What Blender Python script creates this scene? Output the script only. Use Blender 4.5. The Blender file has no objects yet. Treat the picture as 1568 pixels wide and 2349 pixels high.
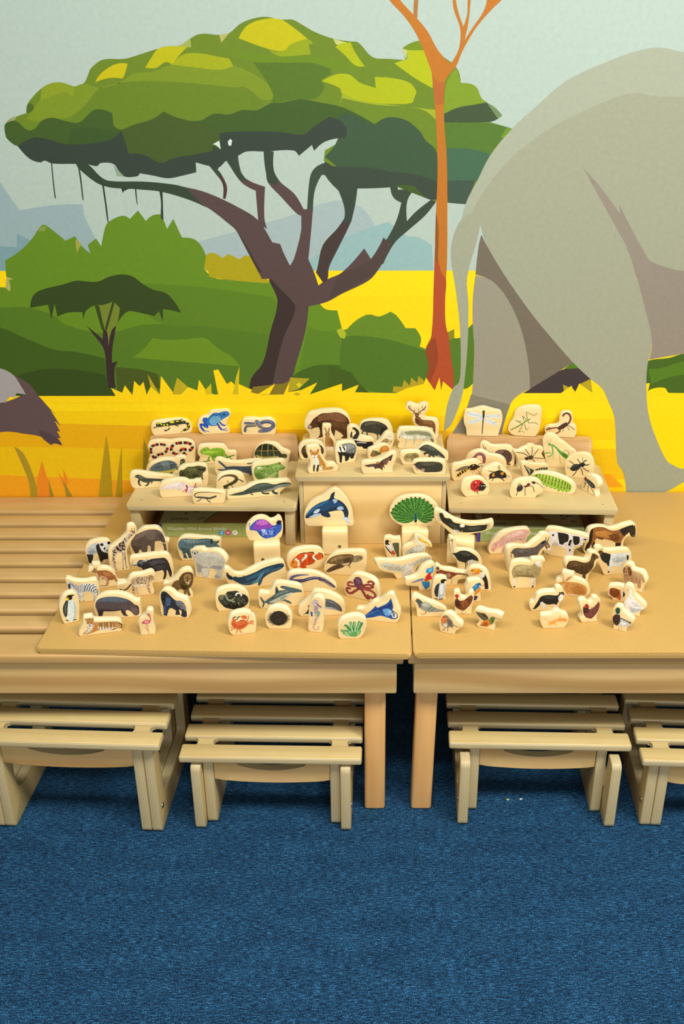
import bpy, bmesh, math, random
from mathutils import Vector, Matrix
from mathutils.geometry import tessellate_polygon
random.seed(7)
C = bpy.context.scene.collection
S = bpy.context.scene

# ------------------------------------------------------------------ camera
CAM_H, PITCH, F, CX, CY, W, H = 1.525, math.radians(26.0), 2284.0, 848.0, 1174.5, 1568, 2349
cam = bpy.data.cameras.new('camera')
cam.sensor_fit = 'VERTICAL'; cam.sensor_height = 36.0
cam.lens = F / H * 36.0
cam.shift_x = -(CX - W / 2) / H
camo = bpy.data.objects.new('camera', cam); C.objects.link(camo)
camo.location = (0, 0, CAM_H); camo.rotation_euler = (math.pi / 2 - PITCH, 0, 0)
S.camera = camo

# ------------------------------------------------------------------ world and lamps
wd = bpy.data.worlds.new('world'); S.world = wd; wd.use_nodes = True
bg = wd.node_tree.nodes['Background']
bg.inputs[0].default_value = (1.0, 0.985, 0.93, 1); bg.inputs[1].default_value = 0.19
S.view_settings.view_transform = 'Standard'; S.view_settings.look = 'None'
S.view_settings.gamma = 1; S.view_settings.exposure = 0.0
S.view_settings.use_curve_mapping = False
def area(name, loc, tgt, sx, sy, power, col):
    l = bpy.data.lights.new(name, 'AREA'); l.shape = 'RECTANGLE'; l.size = sx; l.size_y = sy
    l.energy = power; l.color = col
    o = bpy.data.objects.new(name, l); C.objects.link(o); o.location = loc
    o.rotation_euler = (Vector(tgt) - Vector(loc)).to_track_quat('-Z', 'Y').to_euler()
    return o
area('ceiling_lamp_right', (1.35, 0.55, 2.75), (1.05, 1.6, 0), 0.6, 0.6, 54, (1.0, 0.985, 0.90))
area('ceiling_lamp_left', (-1.05, 0.6, 2.75), (-0.85, 1.6, 0), 0.6, 0.6, 20, (1.0, 0.975, 0.88))
area('ceiling_lamp_middle', (0.2, 0.50, 2.75), (0.15, 1.6, 0.2), 1.2, 0.6, 33, (1.0, 0.985, 0.91))
area('fill_behind_camera', (0.5, -2.4, 1.35), (0.1, 2.0, 0.55), 2.4, 1.3, 54, (1.0, 0.98, 0.92))  # unseen fill lamp, added to brighten table legs, aprons and other front faces

# ------------------------------------------------------------------ measuring: photo pixel -> point on a known plane
FW = Vector((0, math.cos(PITCH), -math.sin(PITCH))); UP = Vector((0, math.sin(PITCH), math.cos(PITCH))); RT = Vector((1, 0, 0))
O0 = Vector((0, 0, CAM_H))
def ray(x, y): return RT * ((x - CX) / F) - UP * ((y - CY) / F) + FW
def on_z(x, y, z):
    d = ray(x, y); return O0 + d * ((z - CAM_H) / d.z)
def on_y(x, y, Y):
    d = ray(x, y); return O0 + d * (Y / d.y)
def on_plane(x, y, p, n):
    d = ray(x, y); return O0 + d * ((p - O0).dot(n) / d.dot(n))

# ------------------------------------------------------------------ colours and materials
def lin(h, k=1.0):
    if not isinstance(h, str): return list(h)
    if len(h) == 3: h = ''.join(c + c for c in h)
    v = [int(h[i:i + 2], 16) / 255 for i in (0, 2, 4)]
    return [min(0.97, (c / 12.92 if c <= 0.04045 else ((c + 0.055) / 1.055) ** 2.4) * k) for c in v] + [1.0]
def new_mat(name):
    m = bpy.data.materials.new(name); m.use_nodes = True
    nt = m.node_tree; b = nt.nodes['Principled BSDF']
    return m, nt, b
def N(nt, t, **kw):
    n = nt.nodes.new(t)
    for k, v in kw.items(): setattr(n, k, v)
    return n
def ramp(nt, fac, stops):
    r = N(nt, 'ShaderNodeValToRGB'); e = r.color_ramp.elements
    while len(e) > 1: e.remove(e[-1])
    e[0].position, e[0].color = stops[0]
    for p, c in stops[1:]:
        q = e.new(p); q.color = c
    nt.links.new(fac, r.inputs[0]); return r.outputs[0]
def coords(nt, scale, out='Object', rot=(0, 0, 0)):
    tc = N(nt, 'ShaderNodeTexCoord'); mp = N(nt, 'ShaderNodeMapping')
    mp.inputs['Scale'].default_value = scale; mp.inputs['Rotation'].default_value = rot
    nt.links.new(tc.outputs[out], mp.inputs[0]); return mp.outputs[0]
def noise(nt, vec, sc, det=4, rough=0.6, dist=0.0):
    n = N(nt, 'ShaderNodeTexNoise'); n.inputs['Scale'].default_value = sc; n.inputs['Detail'].default_value = det
    n.inputs['Roughness'].default_value = rough; n.inputs['Distortion'].default_value = dist
    nt.links.new(vec, n.inputs['Vector']); return n.outputs['Fac']
def mixc(nt, fac, a, b, mode='MIX'):
    m = N(nt, 'ShaderNodeMix', data_type='RGBA', blend_type=mode)
    for i, v in ((0, fac), (6, a), (7, b)):
        if hasattr(v, 'is_linked') or hasattr(v, 'links'): nt.links.new(v, m.inputs[i])
        else: m.inputs[i].default_value = v
    return m.outputs[2]
def bump(nt, b, h, st=0.1, d=0.001):
    n = N(nt, 'ShaderNodeBump'); n.inputs['Strength'].default_value = st; n.inputs['Distance'].default_value = d
    nt.links.new(h, n.inputs['Height']); nt.links.new(n.outputs[0], b.inputs['Normal'])
def wood(name, c0, c1, grain='x', rough=0.45, streak=60, fig=6, edge=None, axis=None, c2=None, wave=5.0, figure=.30, c3=None):
    """veneer with long grain; where the surface normal leaves `axis` the ply layers show as bands along axis"""
    m, nt, b = new_mat(name)
    lo, hi = 1.2, streak
    s = {'x': (lo, hi, hi), 'y': (hi, lo, hi), 'z': (hi, hi, lo)}[grain]
    g = noise(nt, coords(nt, s), 1.0, 5, 0.65)
    s2 = {'x': (1.5, fig, fig), 'y': (fig, 1.5, fig), 'z': (fig, fig, 1.5)}[grain]
    w = noise(nt, coords(nt, s2), 1.6, 3, 0.55, 1.2)
    f = ramp(nt, g, [(0.3, lin(c0)), (0.7, lin(c1))])
    col = mixc(nt, ramp(nt, w, [(0.42, (0, 0, 0, 1)), (0.68, (.55, .55, .55, 1))]), f, lin(c2 or c0))
    wv = N(nt, 'ShaderNodeTexWave', wave_type='BANDS', bands_direction={'x': 'Z', 'y': 'X', 'z': 'X'}[grain])
    wv.inputs['Scale'].default_value = wave; wv.inputs['Distortion'].default_value = 14; wv.inputs['Detail'].default_value = 2.5; wv.inputs['Detail Scale'].default_value = 0.35
    nt.links.new(coords(nt, {'x': (.35, 1, 1), 'y': (1, .35, 1), 'z': (1, 1, .35)}[grain]), wv.inputs['Vector'])
    col = mixc(nt, ramp(nt, wv.outputs['Fac'], [(0.55, (0, 0, 0, 1)), (0.95, (figure,) * 3 + (1,))]), col, lin(c3 or 'b98a48'))
    if edge:
        tc = N(nt, 'ShaderNodeTexCoord')
        sx = N(nt, 'ShaderNodeSeparateXYZ'); nt.links.new(tc.outputs['Normal'], sx.inputs[0])
        ab = N(nt, 'ShaderNodeMath', operation='ABSOLUTE'); nt.links.new(sx.outputs['XYZ'.index(axis)], ab.inputs[0])
        gt = N(nt, 'ShaderNodeMath', operation='LESS_THAN'); nt.links.new(ab.outputs[0], gt.inputs[0]); gt.inputs[1].default_value = 0.75
        sp = N(nt, 'ShaderNodeSeparateXYZ'); nt.links.new(tc.outputs['Object'], sp.inputs[0])
        wob = N(nt, 'ShaderNodeMath', operation='MULTIPLY_ADD'); nt.links.new(noise(nt, coords(nt, (9, 9, 9)), 1.0, 2), wob.inputs[0])
        wob.inputs[1].default_value = 0.0012; nt.links.new(sp.outputs['XYZ'.index(axis)], wob.inputs[2])
        mu = N(nt, 'ShaderNodeMath', operation='MULTIPLY'); nt.links.new(wob.outputs[0], mu.inputs[0]); mu.inputs[1].default_value = 2 * math.pi / 0.0034
        sn = N(nt, 'ShaderNodeMath', operation='SINE'); nt.links.new(mu.outputs[0], sn.inputs[0])
        ad = N(nt, 'ShaderNodeMath', operation='MULTIPLY_ADD'); nt.links.new(sn.outputs[0], ad.inputs[0]); ad.inputs[1].default_value = .5; ad.inputs[2].default_value = .5
        eb = ramp(nt, ad.outputs[0], [(0.05, lin(edge[0])), (0.45, lin(edge[1]))])
        eb = mixc(nt, 0.35, eb, mixc(nt, 1.0, eb, ramp(nt, g, [(0.3, (.55, .5, .45, 1)), (0.6, (1, 1, 1, 1))]), 'MULTIPLY'))
        col = mixc(nt, gt.outputs[0], col, eb)
    nt.links.new(col, b.inputs['Base Color']); b.inputs['Roughness'].default_value = rough
    bump(nt, b, g, 0.06, 0.0006)
    return m
EDGE = ('b09868', 'd8c89c')
M = {}
M['slat'] = wood('birch_ply_flat', 'cbb074', 'd8c088', 'x', 0.38, 45, 5, EDGE, 'Z', 'c4a462', figure=.4, c3='b48c48', wave=4)
M['side'] = wood('birch_ply_upright', 'cdb072', 'd8c086', 'z', 0.42, 45, 5, EDGE, 'X', 'c4a060')
M['panel'] = wood('birch_ply_front', 'd8b270', 'e2be80', 'x', 0.40, 30, 4, EDGE, 'Y', 'dca674', figure=.6, c3='b08040', wave=3.2)
M['beech'] = wood('beech_rail', 'c29c62', 'cea972', 'x', 0.36, 40, 5, c2='b68c52')
M['beech_leg'] = wood('beech_leg', 'e2a866', 'ecba78', 'z', 0.40, 60, 8, c2='d8a05a')
M['plank'] = wood('beech_plank', 'cfa772', 'dab482', 'x', 0.5, 60, 6, c2='c89c66')
M['stand'] = wood('stand_ply', 'ccb480', 'd6be8a', 'x', 0.45, 30, 4, ('a08c60', 'c8b88c'), 'Z', 'c4a870')
M['stand_side'] = wood('stand_ply_side', 'd4b880', 'dcc48c', 'z', 0.45, 30, 4, ('9a8658', 'cab688'), 'X', 'caa86c')
M['stand_front'] = wood('stand_ply_front', 'dcbc7c', 'e6c88c', 'x', 0.42, 20, 4, ('ac9868', 'd6c698'), 'Y', 'd4b06c', figure=.5, c3='c09850', wave=2.6)
M['post'] = wood('post_wood', 'f2dca2', 'f6e4b0', 'x', 0.4, 30, 4, c2='ecd294')
def mat_board():
    m, nt, b = new_mat('hardboard')
    n1 = noise(nt, coords(nt, (1, 1, 1)), 700, 2, .7); n2 = noise(nt, coords(nt, (1, 1, 1)), 6, 3, .6)
    c = ramp(nt, n1, [(0.3, lin('ba9050')), (0.7, lin('cea860'))])
    c = mixc(nt, ramp(nt, n2, [(0.45, (0, 0, 0, 1)), (0.75, (.3, .3, .3, 1))]), c, lin('cfa55e'))
    nt.links.new(c, b.inputs['Base Color']); b.inputs['Roughness'].default_value = 0.42
    bump(nt, b, n1, 0.05, 0.0004); return m
def block_wood():
    m = wood('block_wood', 'f2e2b8', 'f7ecca', 'x', 0.42, 70, 8, c2='ecd8a4', figure=.15, c3='e0c48c', wave=9)
    nt = m.node_tree; b = nt.nodes['Principled BSDF']; src = b.inputs['Base Color'].links[0].from_socket
    tc = N(nt, 'ShaderNodeTexCoord'); sx = N(nt, 'ShaderNodeSeparateXYZ'); nt.links.new(tc.outputs['Normal'], sx.inputs[0])
    ab = N(nt, 'ShaderNodeMath', operation='ABSOLUTE'); nt.links.new(sx.outputs[1], ab.inputs[0])
    f = ramp(nt, ab.outputs[0], [(0.80, (0, 0, 0, 1)), (0.97, (1, 1, 1, 1))])
    nt.links.new(mixc(nt, f, src, mixc(nt, 1.0, src, (0.92, 0.82, 0.64, 1), 'MULTIPLY')), b.inputs['Base Color'])
    return m
M['block'] = block_wood()
M['board'] = mat_board()
def carpet():
    m, nt, b = new_mat('navy_carpet')
    v = coords(nt, (1, 1, 1))
    rows = noise(nt, coords(nt, (75, 420, 1)), 1.0, 2, .7)
    fine = noise(nt, coords(nt, (520, 620, 1)), 1.0, 2, .8)
    big = noise(nt, coords(nt, (9, 26, 1)), 1.0, 4, .65)
    a = N(nt, 'ShaderNodeMath', operation='MULTIPLY_ADD'); nt.links.new(rows, a.inputs[0]); a.inputs[1].default_value = .55; nt.links.new(fine, a.inputs[2])
    a2 = N(nt, 'ShaderNodeMath', operation='MULTIPLY_ADD'); nt.links.new(big, a2.inputs[0]); a2.inputs[1].default_value = .12; nt.links.new(a.outputs[0], a2.inputs[2])
    c = ramp(nt, a2.outputs[0], [(0.74, lin('0b1a2c')), (0.90, lin('18344e')), (1.02, lin('224c70')), (1.0, lin('3d7ca8'))])
    r = c.node.color_ramp
    mr = N(nt, 'ShaderNodeMapRange'); nt.links.new(a2.outputs[0], mr.inputs[0]); mr.inputs[1].default_value = 0.56; mr.inputs[2].default_value = 1.12
    nt.links.new(mr.outputs[0], c.node.inputs[0])
    for e, p in zip(r.elements, (0.18, 0.42, 0.60, 0.86)): e.position = p
    for e, h in zip(r.elements, ('08121f', '122c48', '1d4a70', '509ad0')): e.color = lin(h)
    nt.links.new(c, b.inputs['Base Color']); b.inputs['Roughness'].default_value = 0.95
    b.inputs['Specular IOR Level'].default_value = 0.15
    bump(nt, b, a.outputs[0], 0.6, 0.003); return m
M['carpet'] = carpet()
def flat(name, h, rough=0.5, metal=0.0):
    m, nt, b = new_mat(name); n = noise(nt, coords(nt, (1, 1, 1)), 90, 3)
    c = lin(h); c2 = [x * .86 for x in c[:3]] + [1]
    nt.links.new(ramp(nt, n, [(0.3, c2), (0.7, c)]), b.inputs['Base Color'])
    b.inputs['Roughness'].default_value = rough; b.inputs['Metallic'].default_value = metal; return m
M['metal'] = flat('zinc_bolt', 'c8ccc8', 0.3, 1.0)
M['dark'] = flat('drilled_hole', '4a3a22', 0.8)
M['purple'] = flat('purple_card', '4a3a8a')
M['boxgreen'] = flat('green_card', '9cab62', 0.4)
M['boxside'] = flat('dark_green_card', '3a4630', 0.5)
def print_mat(name, amp, scale, rough):
    m, nt, b = new_mat(name)
    at = N(nt, 'ShaderNodeVertexColor', layer_name='Col')
    n = noise(nt, coords(nt, (1, 1, 1)), scale, 4, .75)
    v = ramp(nt, n, [(0.28, (1 - amp,) * 3 + (1,)), (0.72, (1 + amp * .9,) * 3 + (1,))])
    n2 = noise(nt, coords(nt, (1, 1, 1)), scale * .22, 3, .6)
    v2 = ramp(nt, n2, [(0.32, (1 - amp * .8,) * 3 + (1,)), (0.68, (1 + amp * .7,) * 3 + (1,))])
    nt.links.new(mixc(nt, 1.0, mixc(nt, 1.0, at.outputs[0], v, 'MULTIPLY'), v2, 'MULTIPLY'), b.inputs['Base Color'])
    b.inputs['Roughness'].default_value = rough; b.inputs['Specular IOR Level'].default_value = 0.25; return m
M['print'] = print_mat('printed_picture', 0.2, 620, 0.42)
M['mural'] = print_mat('printed_wall_covering', 0.05, 420, 0.55)
M['ink'] = print_mat('printed_ink', 0.02, 90, 0.45)

# ------------------------------------------------------------------ object helpers
def link_mesh(name, bm, mat, parent=None, mw=None, smooth=0.6):
    me = bpy.data.meshes.new(name); bmesh.ops.recalc_face_normals(bm, faces=bm.faces); bm.to_mesh(me); bm.free()
    o = bpy.data.objects.new(name, me); C.objects.link(o)
    if mat: me.materials.append(mat)
    if parent: o.parent = parent
    if mw is not None:
        if parent: o.matrix_local = mw
        else: o.matrix_world = mw
    if smooth and len(me.polygons):
        me.polygons.foreach_set('use_smooth', [True] * len(me.polygons)); me.set_sharp_from_angle(angle=smooth)
    return o
def tag(o, label=None, cat=None, group=None, kind=None):
    for k, v in (('label', label), ('category', cat), ('group', group), ('kind', kind)):
        if v: o[k] = v
    return o
def empty(name, loc, rz=0):
    o = bpy.data.objects.new(name, None); C.objects.link(o); o.location = loc; o.rotation_euler = (0, 0, rz); o.empty_display_size = .05; return o
def box_bm(x0, x1, y0, y1, z0, z1, bev=0.002, seg=2):
    bm = bmesh.new(); bmesh.ops.create_cube(bm, size=1)
    for v in bm.verts: v.co = Vector(((x0 + x1) / 2 + v.co.x * (x1 - x0), (y0 + y1) / 2 + v.co.y * (y1 - y0), (z0 + z1) / 2 + v.co.z * (z1 - z0)))
    if bev: bmesh.ops.bevel(bm, geom=bm.edges[:], offset=bev, segments=seg, profile=.5, affect='EDGES')
    return bm
def box(name, x0, x1, y0, y1, z0, z1, mat, parent=None, bev=0.002, seg=2):
    c = Vector(((x0 + x1) / 2, (y0 + y1) / 2, (z0 + z1) / 2))
    bm = box_bm(x0 - c.x, x1 - c.x, y0 - c.y, y1 - c.y, z0 - c.z, z1 - c.z, bev, seg)
    return link_mesh(name, bm, mat, parent, Matrix.Translation(c))
def sub(path, closed, ang=52, n=4):
    """Catmull-Rom through the points; sharp turns stay corners"""
    P = [Vector(p) for p in path]; L = len(P)
    if L < 3: return P
    def corner(i):
        if not closed and i in (0, L - 1): return True
        a, b = P[i] - P[i - 1], P[(i + 1) % L] - P[i]
        if a.length < 1e-9 or b.length < 1e-9: return True
        return a.angle(b) > math.radians(ang)
    cor = [corner(i) for i in range(L)]; out = []
    for i in range(L if closed else L - 1):
        p1, p2 = P[i], P[(i + 1) % L]
        l = (p2 - p1).length
        t1 = Vector((0, 0)) if cor[i] else (p2 - P[i - 1]).normalized() * l
        t2 = Vector((0, 0)) if cor[(i + 1) % L] else (P[(i + 2) % L] - p1).normalized() * l
        if cor[i]: t1 = (p2 - p1) * 1.0 if cor[(i + 1) % L] else (p2 - p1) * 1.5 - t2 * .5
        if cor[(i + 1) % L] and not cor[i]: t2 = (p2 - p1) * 1.5 - t1 * .5
        if cor[(i + 1) % L] and cor[i]: t2 = p2 - p1
        k = 1 if (cor[i] and cor[(i + 1) % L]) else n
        for s in range(k):
            u = s / k; u2, u3 = u * u, u * u * u
            out.append(p1 * (2 * u3 - 3 * u2 + 1) + t1 * (u3 - 2 * u2 + u) + p2 * (-2 * u3 + 3 * u2) + t2 * (u3 - u2))
    if not closed: out.append(P[-1])
    return out
def prof_bm(pts, t0, t1, plane='yz', bev=0.002, seg=2):
    """closed profile extruded from t0 to t1 along the third axis, long edges rounded"""
    bm = bmesh.new()
    def v3(p, t): return {'yz': (t, p[0], p[1]), 'xz': (p[0], t, p[1]), 'xy': (p[0], p[1], t)}[plane]
    a = [bm.verts.new(v3(p, t0)) for p in pts]; b = [bm.verts.new(v3(p, t1)) for p in pts]
    f0 = bm.faces.new(a); f1 = bm.faces.new(b); n = len(pts)
    for i in range(n): bm.faces.new((a[i], a[(i + 1) % n], b[(i + 1) % n], b[i]))
    if bev: bmesh.ops.bevel(bm, geom=list(set(f0.edges) | set(f1.edges)), offset=bev, segments=seg, profile=.5, affect='EDGES')
    bmesh.ops.triangulate(bm, faces=[f for f in bm.faces if len(f.verts) > 4])
    return bm
def rounded(pts, r, seg=4):
    out = []; n = len(pts); P = [Vector(p) for p in pts]
    for i in range(n):
        a, b = (P[i - 1] - P[i]), (P[(i + 1) % n] - P[i]); d = min(r, a.length * .45, b.length * .45)
        p0, p1 = P[i] + a.normalized() * d, P[i] + b.normalized() * d
        for s in range(seg + 1):
            u = s / seg; out.append(p0 * (1 - u) ** 2 + P[i] * 2 * u * (1 - u) + p1 * u * u)
    return out

class Print:
    """flat print: coloured areas laid over one another on a plane, local x right, z up, facing -y"""
    def __init__(s, _=None, k=1.0, step=2e-5): s.v = []; s.f = []; s.c = []; s.n = 0; s.k = k; s.step = step; s.y0 = 1.2e-4; s.ang = 68
    def fill(s, pts, col, smooth=True, n=4):
        p = sub(pts, True, s.ang, n) if smooth else [Vector(q) for q in pts]
        y = -(s.y0 + s.n * s.step); s.n += 1; b = len(s.v)
        s.v += [(q.x, y, q.y) for q in p]
        cc = lin(col, s.k)
        for t in tessellate_polygon([[Vector((q.x, q.y, 0)) for q in p]]):
            a, d, e = (p[i] for i in t)
            cr = (d.x - a.x) * (e.y - a.y) - (d.y - a.y) * (e.x - a.x)
            if abs(cr) < 1e-14: continue
            s.f.append([b + i for i in (t if cr > 0 else t[::-1])]); s.c.append(cc)
    def strip(s, pts, w0, w1, cols, bands=0, n=4):
        p = sub(pts, False, 100, n) if len(pts) > 2 else [Vector(q) for q in pts]
        if bands:
            q = []
            for i in range(len(p) - 1):
                m = max(1, int((p[i + 1] - p[i]).length / (bands * .5) + .5))
                q += [p[i].lerp(p[i + 1], j / m) for j in range(m)]
            p = q + [p[-1]]
        y = -(s.y0 + s.n * s.step); s.n += 1; b = len(s.v); tot = sum((p[i + 1] - p[i]).length for i in range(len(p) - 1)) or 1e-9; acc = 0; L = len(p)
        accs = []
        for i, q in enumerate(p):
            if i: acc += (q - p[i - 1]).length
            accs.append(acc)
            t = (p[min(i + 1, L - 1)] - p[max(i - 1, 0)])
            t = t.normalized() if t.length > 1e-9 else Vector((1, 0))
            w = (w0 + (w1 - w0) * acc / tot) / 2
            if i in (0, L - 1): w *= .7
            nn = Vector((-t.y, t.x)) * w
            s.v += [(q.x + nn.x, y, q.y + nn.y), (q.x - nn.x, y, q.y - nn.y)]
        for i in range(L - 1):
            k = b + 2 * i
            s.f.append([k + 1, k + 3, k + 2, k])
            ci = int((accs[i] + 1e-9) / bands) % len(cols) if bands else 0
            s.c.append(lin(cols[ci], s.k))
    def dot(s, p, r, col, m=8, e=1.0, a0=0.0):
        y = -(s.y0 + s.n * s.step); b = len(s.v)
        ca, sa = math.cos(a0), math.sin(a0)
        for i in range(m):
            a = 2 * math.pi * i / m; x, z = r * math.cos(a), r * e * math.sin(a)
            s.v.append((p[0] + x * ca - z * sa, y, p[1] + x * sa + z * ca))
        s.f.append(list(range(b, b + m))); s.c.append(lin(col, s.k))
    def build(s, name, mat, parent=None, mw=None):
        me = bpy.data.meshes.new(name); me.from_pydata(s.v, [], s.f)
        at = me.color_attributes.new('Col', 'FLOAT_COLOR', 'CORNER'); i = 0
        buf = []
        for f, c in zip(s.f, s.c): buf += list(c) * len(f)
        at.data.foreach_set('color', buf)
        me.materials.append(mat)
        o = bpy.data.objects.new(name, me); C.objects.link(o)
        if parent: o.parent = parent
        if mw is not None: o.matrix_local = mw
        return o
def inside(p, poly):
    c = False; n = len(poly)
    for i in range(n):
        a, b = poly[i], poly[i - 1]
        if (a[1] > p[1]) != (b[1] > p[1]) and p[0] < (b[0] - a[0]) * (p[1] - a[1]) / (b[1] - a[1]) + a[0]: c = not c
    return c
def text_mesh(name, s, size, mat, parent, mw, ext=0.0):
    cu = bpy.data.curves.new(name, 'FONT'); cu.body = s; cu.size = size; cu.resolution_u = 3; cu.extrude = ext
    t = bpy.data.objects.new(name, cu); C.objects.link(t)
    dg = bpy.context.evaluated_depsgraph_get(); me = bpy.data.meshes.new_from_object(t.evaluated_get(dg))
    bpy.data.objects.remove(t); bpy.data.curves.remove(cu)
    o = bpy.data.objects.new(name, me); C.objects.link(o); me.materials.clear(); me.materials.append(mat)
    o.parent = parent; o.matrix_local = mw; return o

# ------------------------------------------------------------------ setting: wall with printed savannah, carpet floor
ZT = 0.425                       # table top
YW = on_z(848, 1137.5, ZT).y     # back wall
floor = box('floor', -2.6, 2.8, -1.2, YW + .05, -0.04, 0, M['carpet'], bev=0); tag(floor, 'dark blue flecked carpet', kind='structure')
wall = box('wall_back', -2.6, 2.8, YW + .001, YW + .08, 0, 2.75, flat('white_wall', 'd8e0d4'), bev=0); tag(wall, 'wall covered with a printed savannah scene', kind='structure')
MC = {'a': (0, 0), 'b': (784, 0), 'c': (0, 560), 'd': (784, 560), 's': (0, 0)}
wc = Vector((0.1, YW + .0405, 1.375))
layer = [0]
def mural(part, label, text, k=.85):
    pr = Print(None, k, 3e-6); pr.ang = 52; pr.y0 = 5e-5 + layer[0] * 3e-6
    for ln in text.strip().splitlines():
        ln = ln.strip()
        if not ln: continue
        cr, col, rest = ln.split(' ', 2)
        sm = True
        if cr[0] == '!': sm = False; cr = cr[1:]
        pts = []; c = cr
        for tk in rest.split():
            if tk in MC: c = tk; continue
            x, y = map(float, tk.split(','))
            ox, oy = MC[c]; sc = 1.0 if c == 's' else 2.0
            w = on_y(ox + x / sc, oy + y / sc, YW); pts.append((w.x, w.z))
        pr.fill(pts, col, sm)
    layer[0] += pr.n + 1
    o = pr.build(part, M['mural'], wall, Matrix.Translation(Vector((0, YW + .0008, 0)) - wall.location))
    o['label'] = label
mural('printed_sky', 'pale blue green printed sky and hills', '''
!s c9dcd2 -1700,-600 3400,-600 3400,1500 -1700,1500
a aac4c8 0,835 40,895 90,965 240,942 380,937 390,1000 430,1080 500,1300 -3400,1300 -3400,1000 -2600,820 -1700,960 -900,760
a 8db4bb -700,1090 0,1130 76,1135 78,1075 140,1105 240,1176 200,1300 -3400,1300 -3400,1180 -1500,1120
s b6ccce 430,560 520,537 615,510 690,487 740,467 800,462 850,500 900,640 430,640
s a4cccd 690,605 740,578 790,545 850,522 890,509 902,518 930,540 960,545 990,563 995,640 690,640
''', 0.68)
mural('printed_grassland', 'yellow printed grassland with darker bands', '''
!s f3cf00 -1700,623 3400,619 3400,1500 -1700,1500
!s f6cb00 700,680 1110,678 1110,760 700,760
!s ecc400 -1700,940 350,943 1420,962 1420,1010 -1700,1010
!s f2cf04 -1700,905 3400,905 3400,942 -1700,942
s dfa805 -1700,968 0,970 340,977 640,985 1300,990 1300,1030 -1700,1030
s e2b806 -1700,1024 0,1025 340,1030 640,1032 1500,1030 1500,1100 -1700,1100
!s e59c14 -1700,1088 0,1090 300,1102 1400,1088 1430,1118 600,1128 300,1137 290,1180 -1700,1180
!s f2c604 1250,1118 3400,1118 3400,1200 1250,1200
''', 1.0)
mural('printed_bushes', 'green printed bushes and mounds behind the grass', '''
s 69901f -1700,905 -1700,600 -1300,540 -900,620 -500,560 -200,640 22,660 15,640 12,598 50,572 75,545 95,517 105,517 130,536 150,552 172,542 185,562 207,582 201,562 220,547 232,565 240,525 248,510 280,495 298,502 316,483 334,507 350,494 370,492 383,525 397,502 417,545 450,552 472,588 467,617 500,640 700,640 740,705 773,712 790,778 800,750 840,722 865,727 895,715 910,725 930,753 952,753 965,775 962,795 990,806 1000,905
c b3a510 945,50 975,40 1020,65 1045,45 1100,70 1120,52 1165,65 1235,180 1100,170 960,152 955,125 935,115
c a9a843 345,-15 355,-20 372,0 352,42
c b7b86a 30,150 62,160 40,166 48,200 42,218 25,200
a 87a046 175,1060 185,1036 215,1040 205,1062
c 587d20 -3400,330 -2000,260 -900,320 0,292 130,292 250,330 300,370 480,410 660,370 900,375 1100,400 1240,415 1240,700 -3400,700
c 5f841f 660,180 900,195 1060,215 1255,245 1270,300 1240,415 1100,400 900,375 750,368 650,300
c 6e931f 605,520 650,490 700,432 780,440 860,436 940,432 1000,480 1060,515 1100,560 900,545
c 42611a -1500,690 -900,520 -300,390 0,385 100,425 250,485 350,495 480,525 500,600 500,700
c 39501a 70,610 200,575 330,575 480,600 540,697 165,697 -20,690
c 4b5c1c 528,565 640,575 725,598 735,660 540,690
c 5e8622 1412,375 1450,395 1500,400 1555,395 1600,420 1560,560 1370,580
c 46671b 1340,610 1420,565 1500,553 1568,560 1640,600 1700,690 1330,690
d 688c24 -10,400 80,365 130,322 185,333 220,312 250,330 290,387 335,387 362,430 355,470 385,485 397,560 385,640 330,682 0,685
d 527822 0,430 60,420 200,435 300,462 385,490 397,560 385,640 300,672 180,682 100,660 0,580
d 456019 -60,560 0,575 40,590 80,640 130,684 -60,690
d b5c02a -25,395 0,385 20,410 12,435 -10,425
d 587f22 480,450 500,432 540,430 580,385 600,365 606,480 600,640 560,668 490,665
d 8f8a20 483,405 515,390 515,432 492,440
d 48691e 1380,560 1405,535 1500,522 1568,503 2100,470 2900,500 3200,683 1500,683 1480,660 1420,665 1390,690
d 57801f 1405,575 1480,565 1560,540 2100,510 2700,560 1560,600 1420,640
d 443a3b 830,684 862,665 940,610 1030,570 1085,566 1145,622 1110,640 1100,684
d 54801f 1018,573 1060,542 1090,570
''', 0.8)
mural('printed_small_tree', 'small dark umbrella tree printed on the left', '''
c 76852c 452,283 520,264 548,293 520,420 495,480 470,400
c 35471a 137,293 150,240 185,212 290,185 350,168 400,172 450,172 500,150 560,139 610,150 650,180 700,208 760,225 800,265 831,316 790,305 747,298 747,356 728,308 708,331 640,315 590,308 560,330 540,362 550,294 520,262 470,280 435,280 392,310 385,352 376,312 310,315 263,333 250,275 235,345 220,278 180,285
c 392b29 498,660 490,600 482,510 470,470 440,430 395,374 440,410 470,437 470,390 433,280 454,282 474,385 490,400 497,470 510,400 532,373 525,420 515,480 513,545 540,537 525,575 530,660
c 35471a 433,278 454,282 478,390 466,392
c 35471a 515,264 527,262 490,395 480,388
''')
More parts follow.
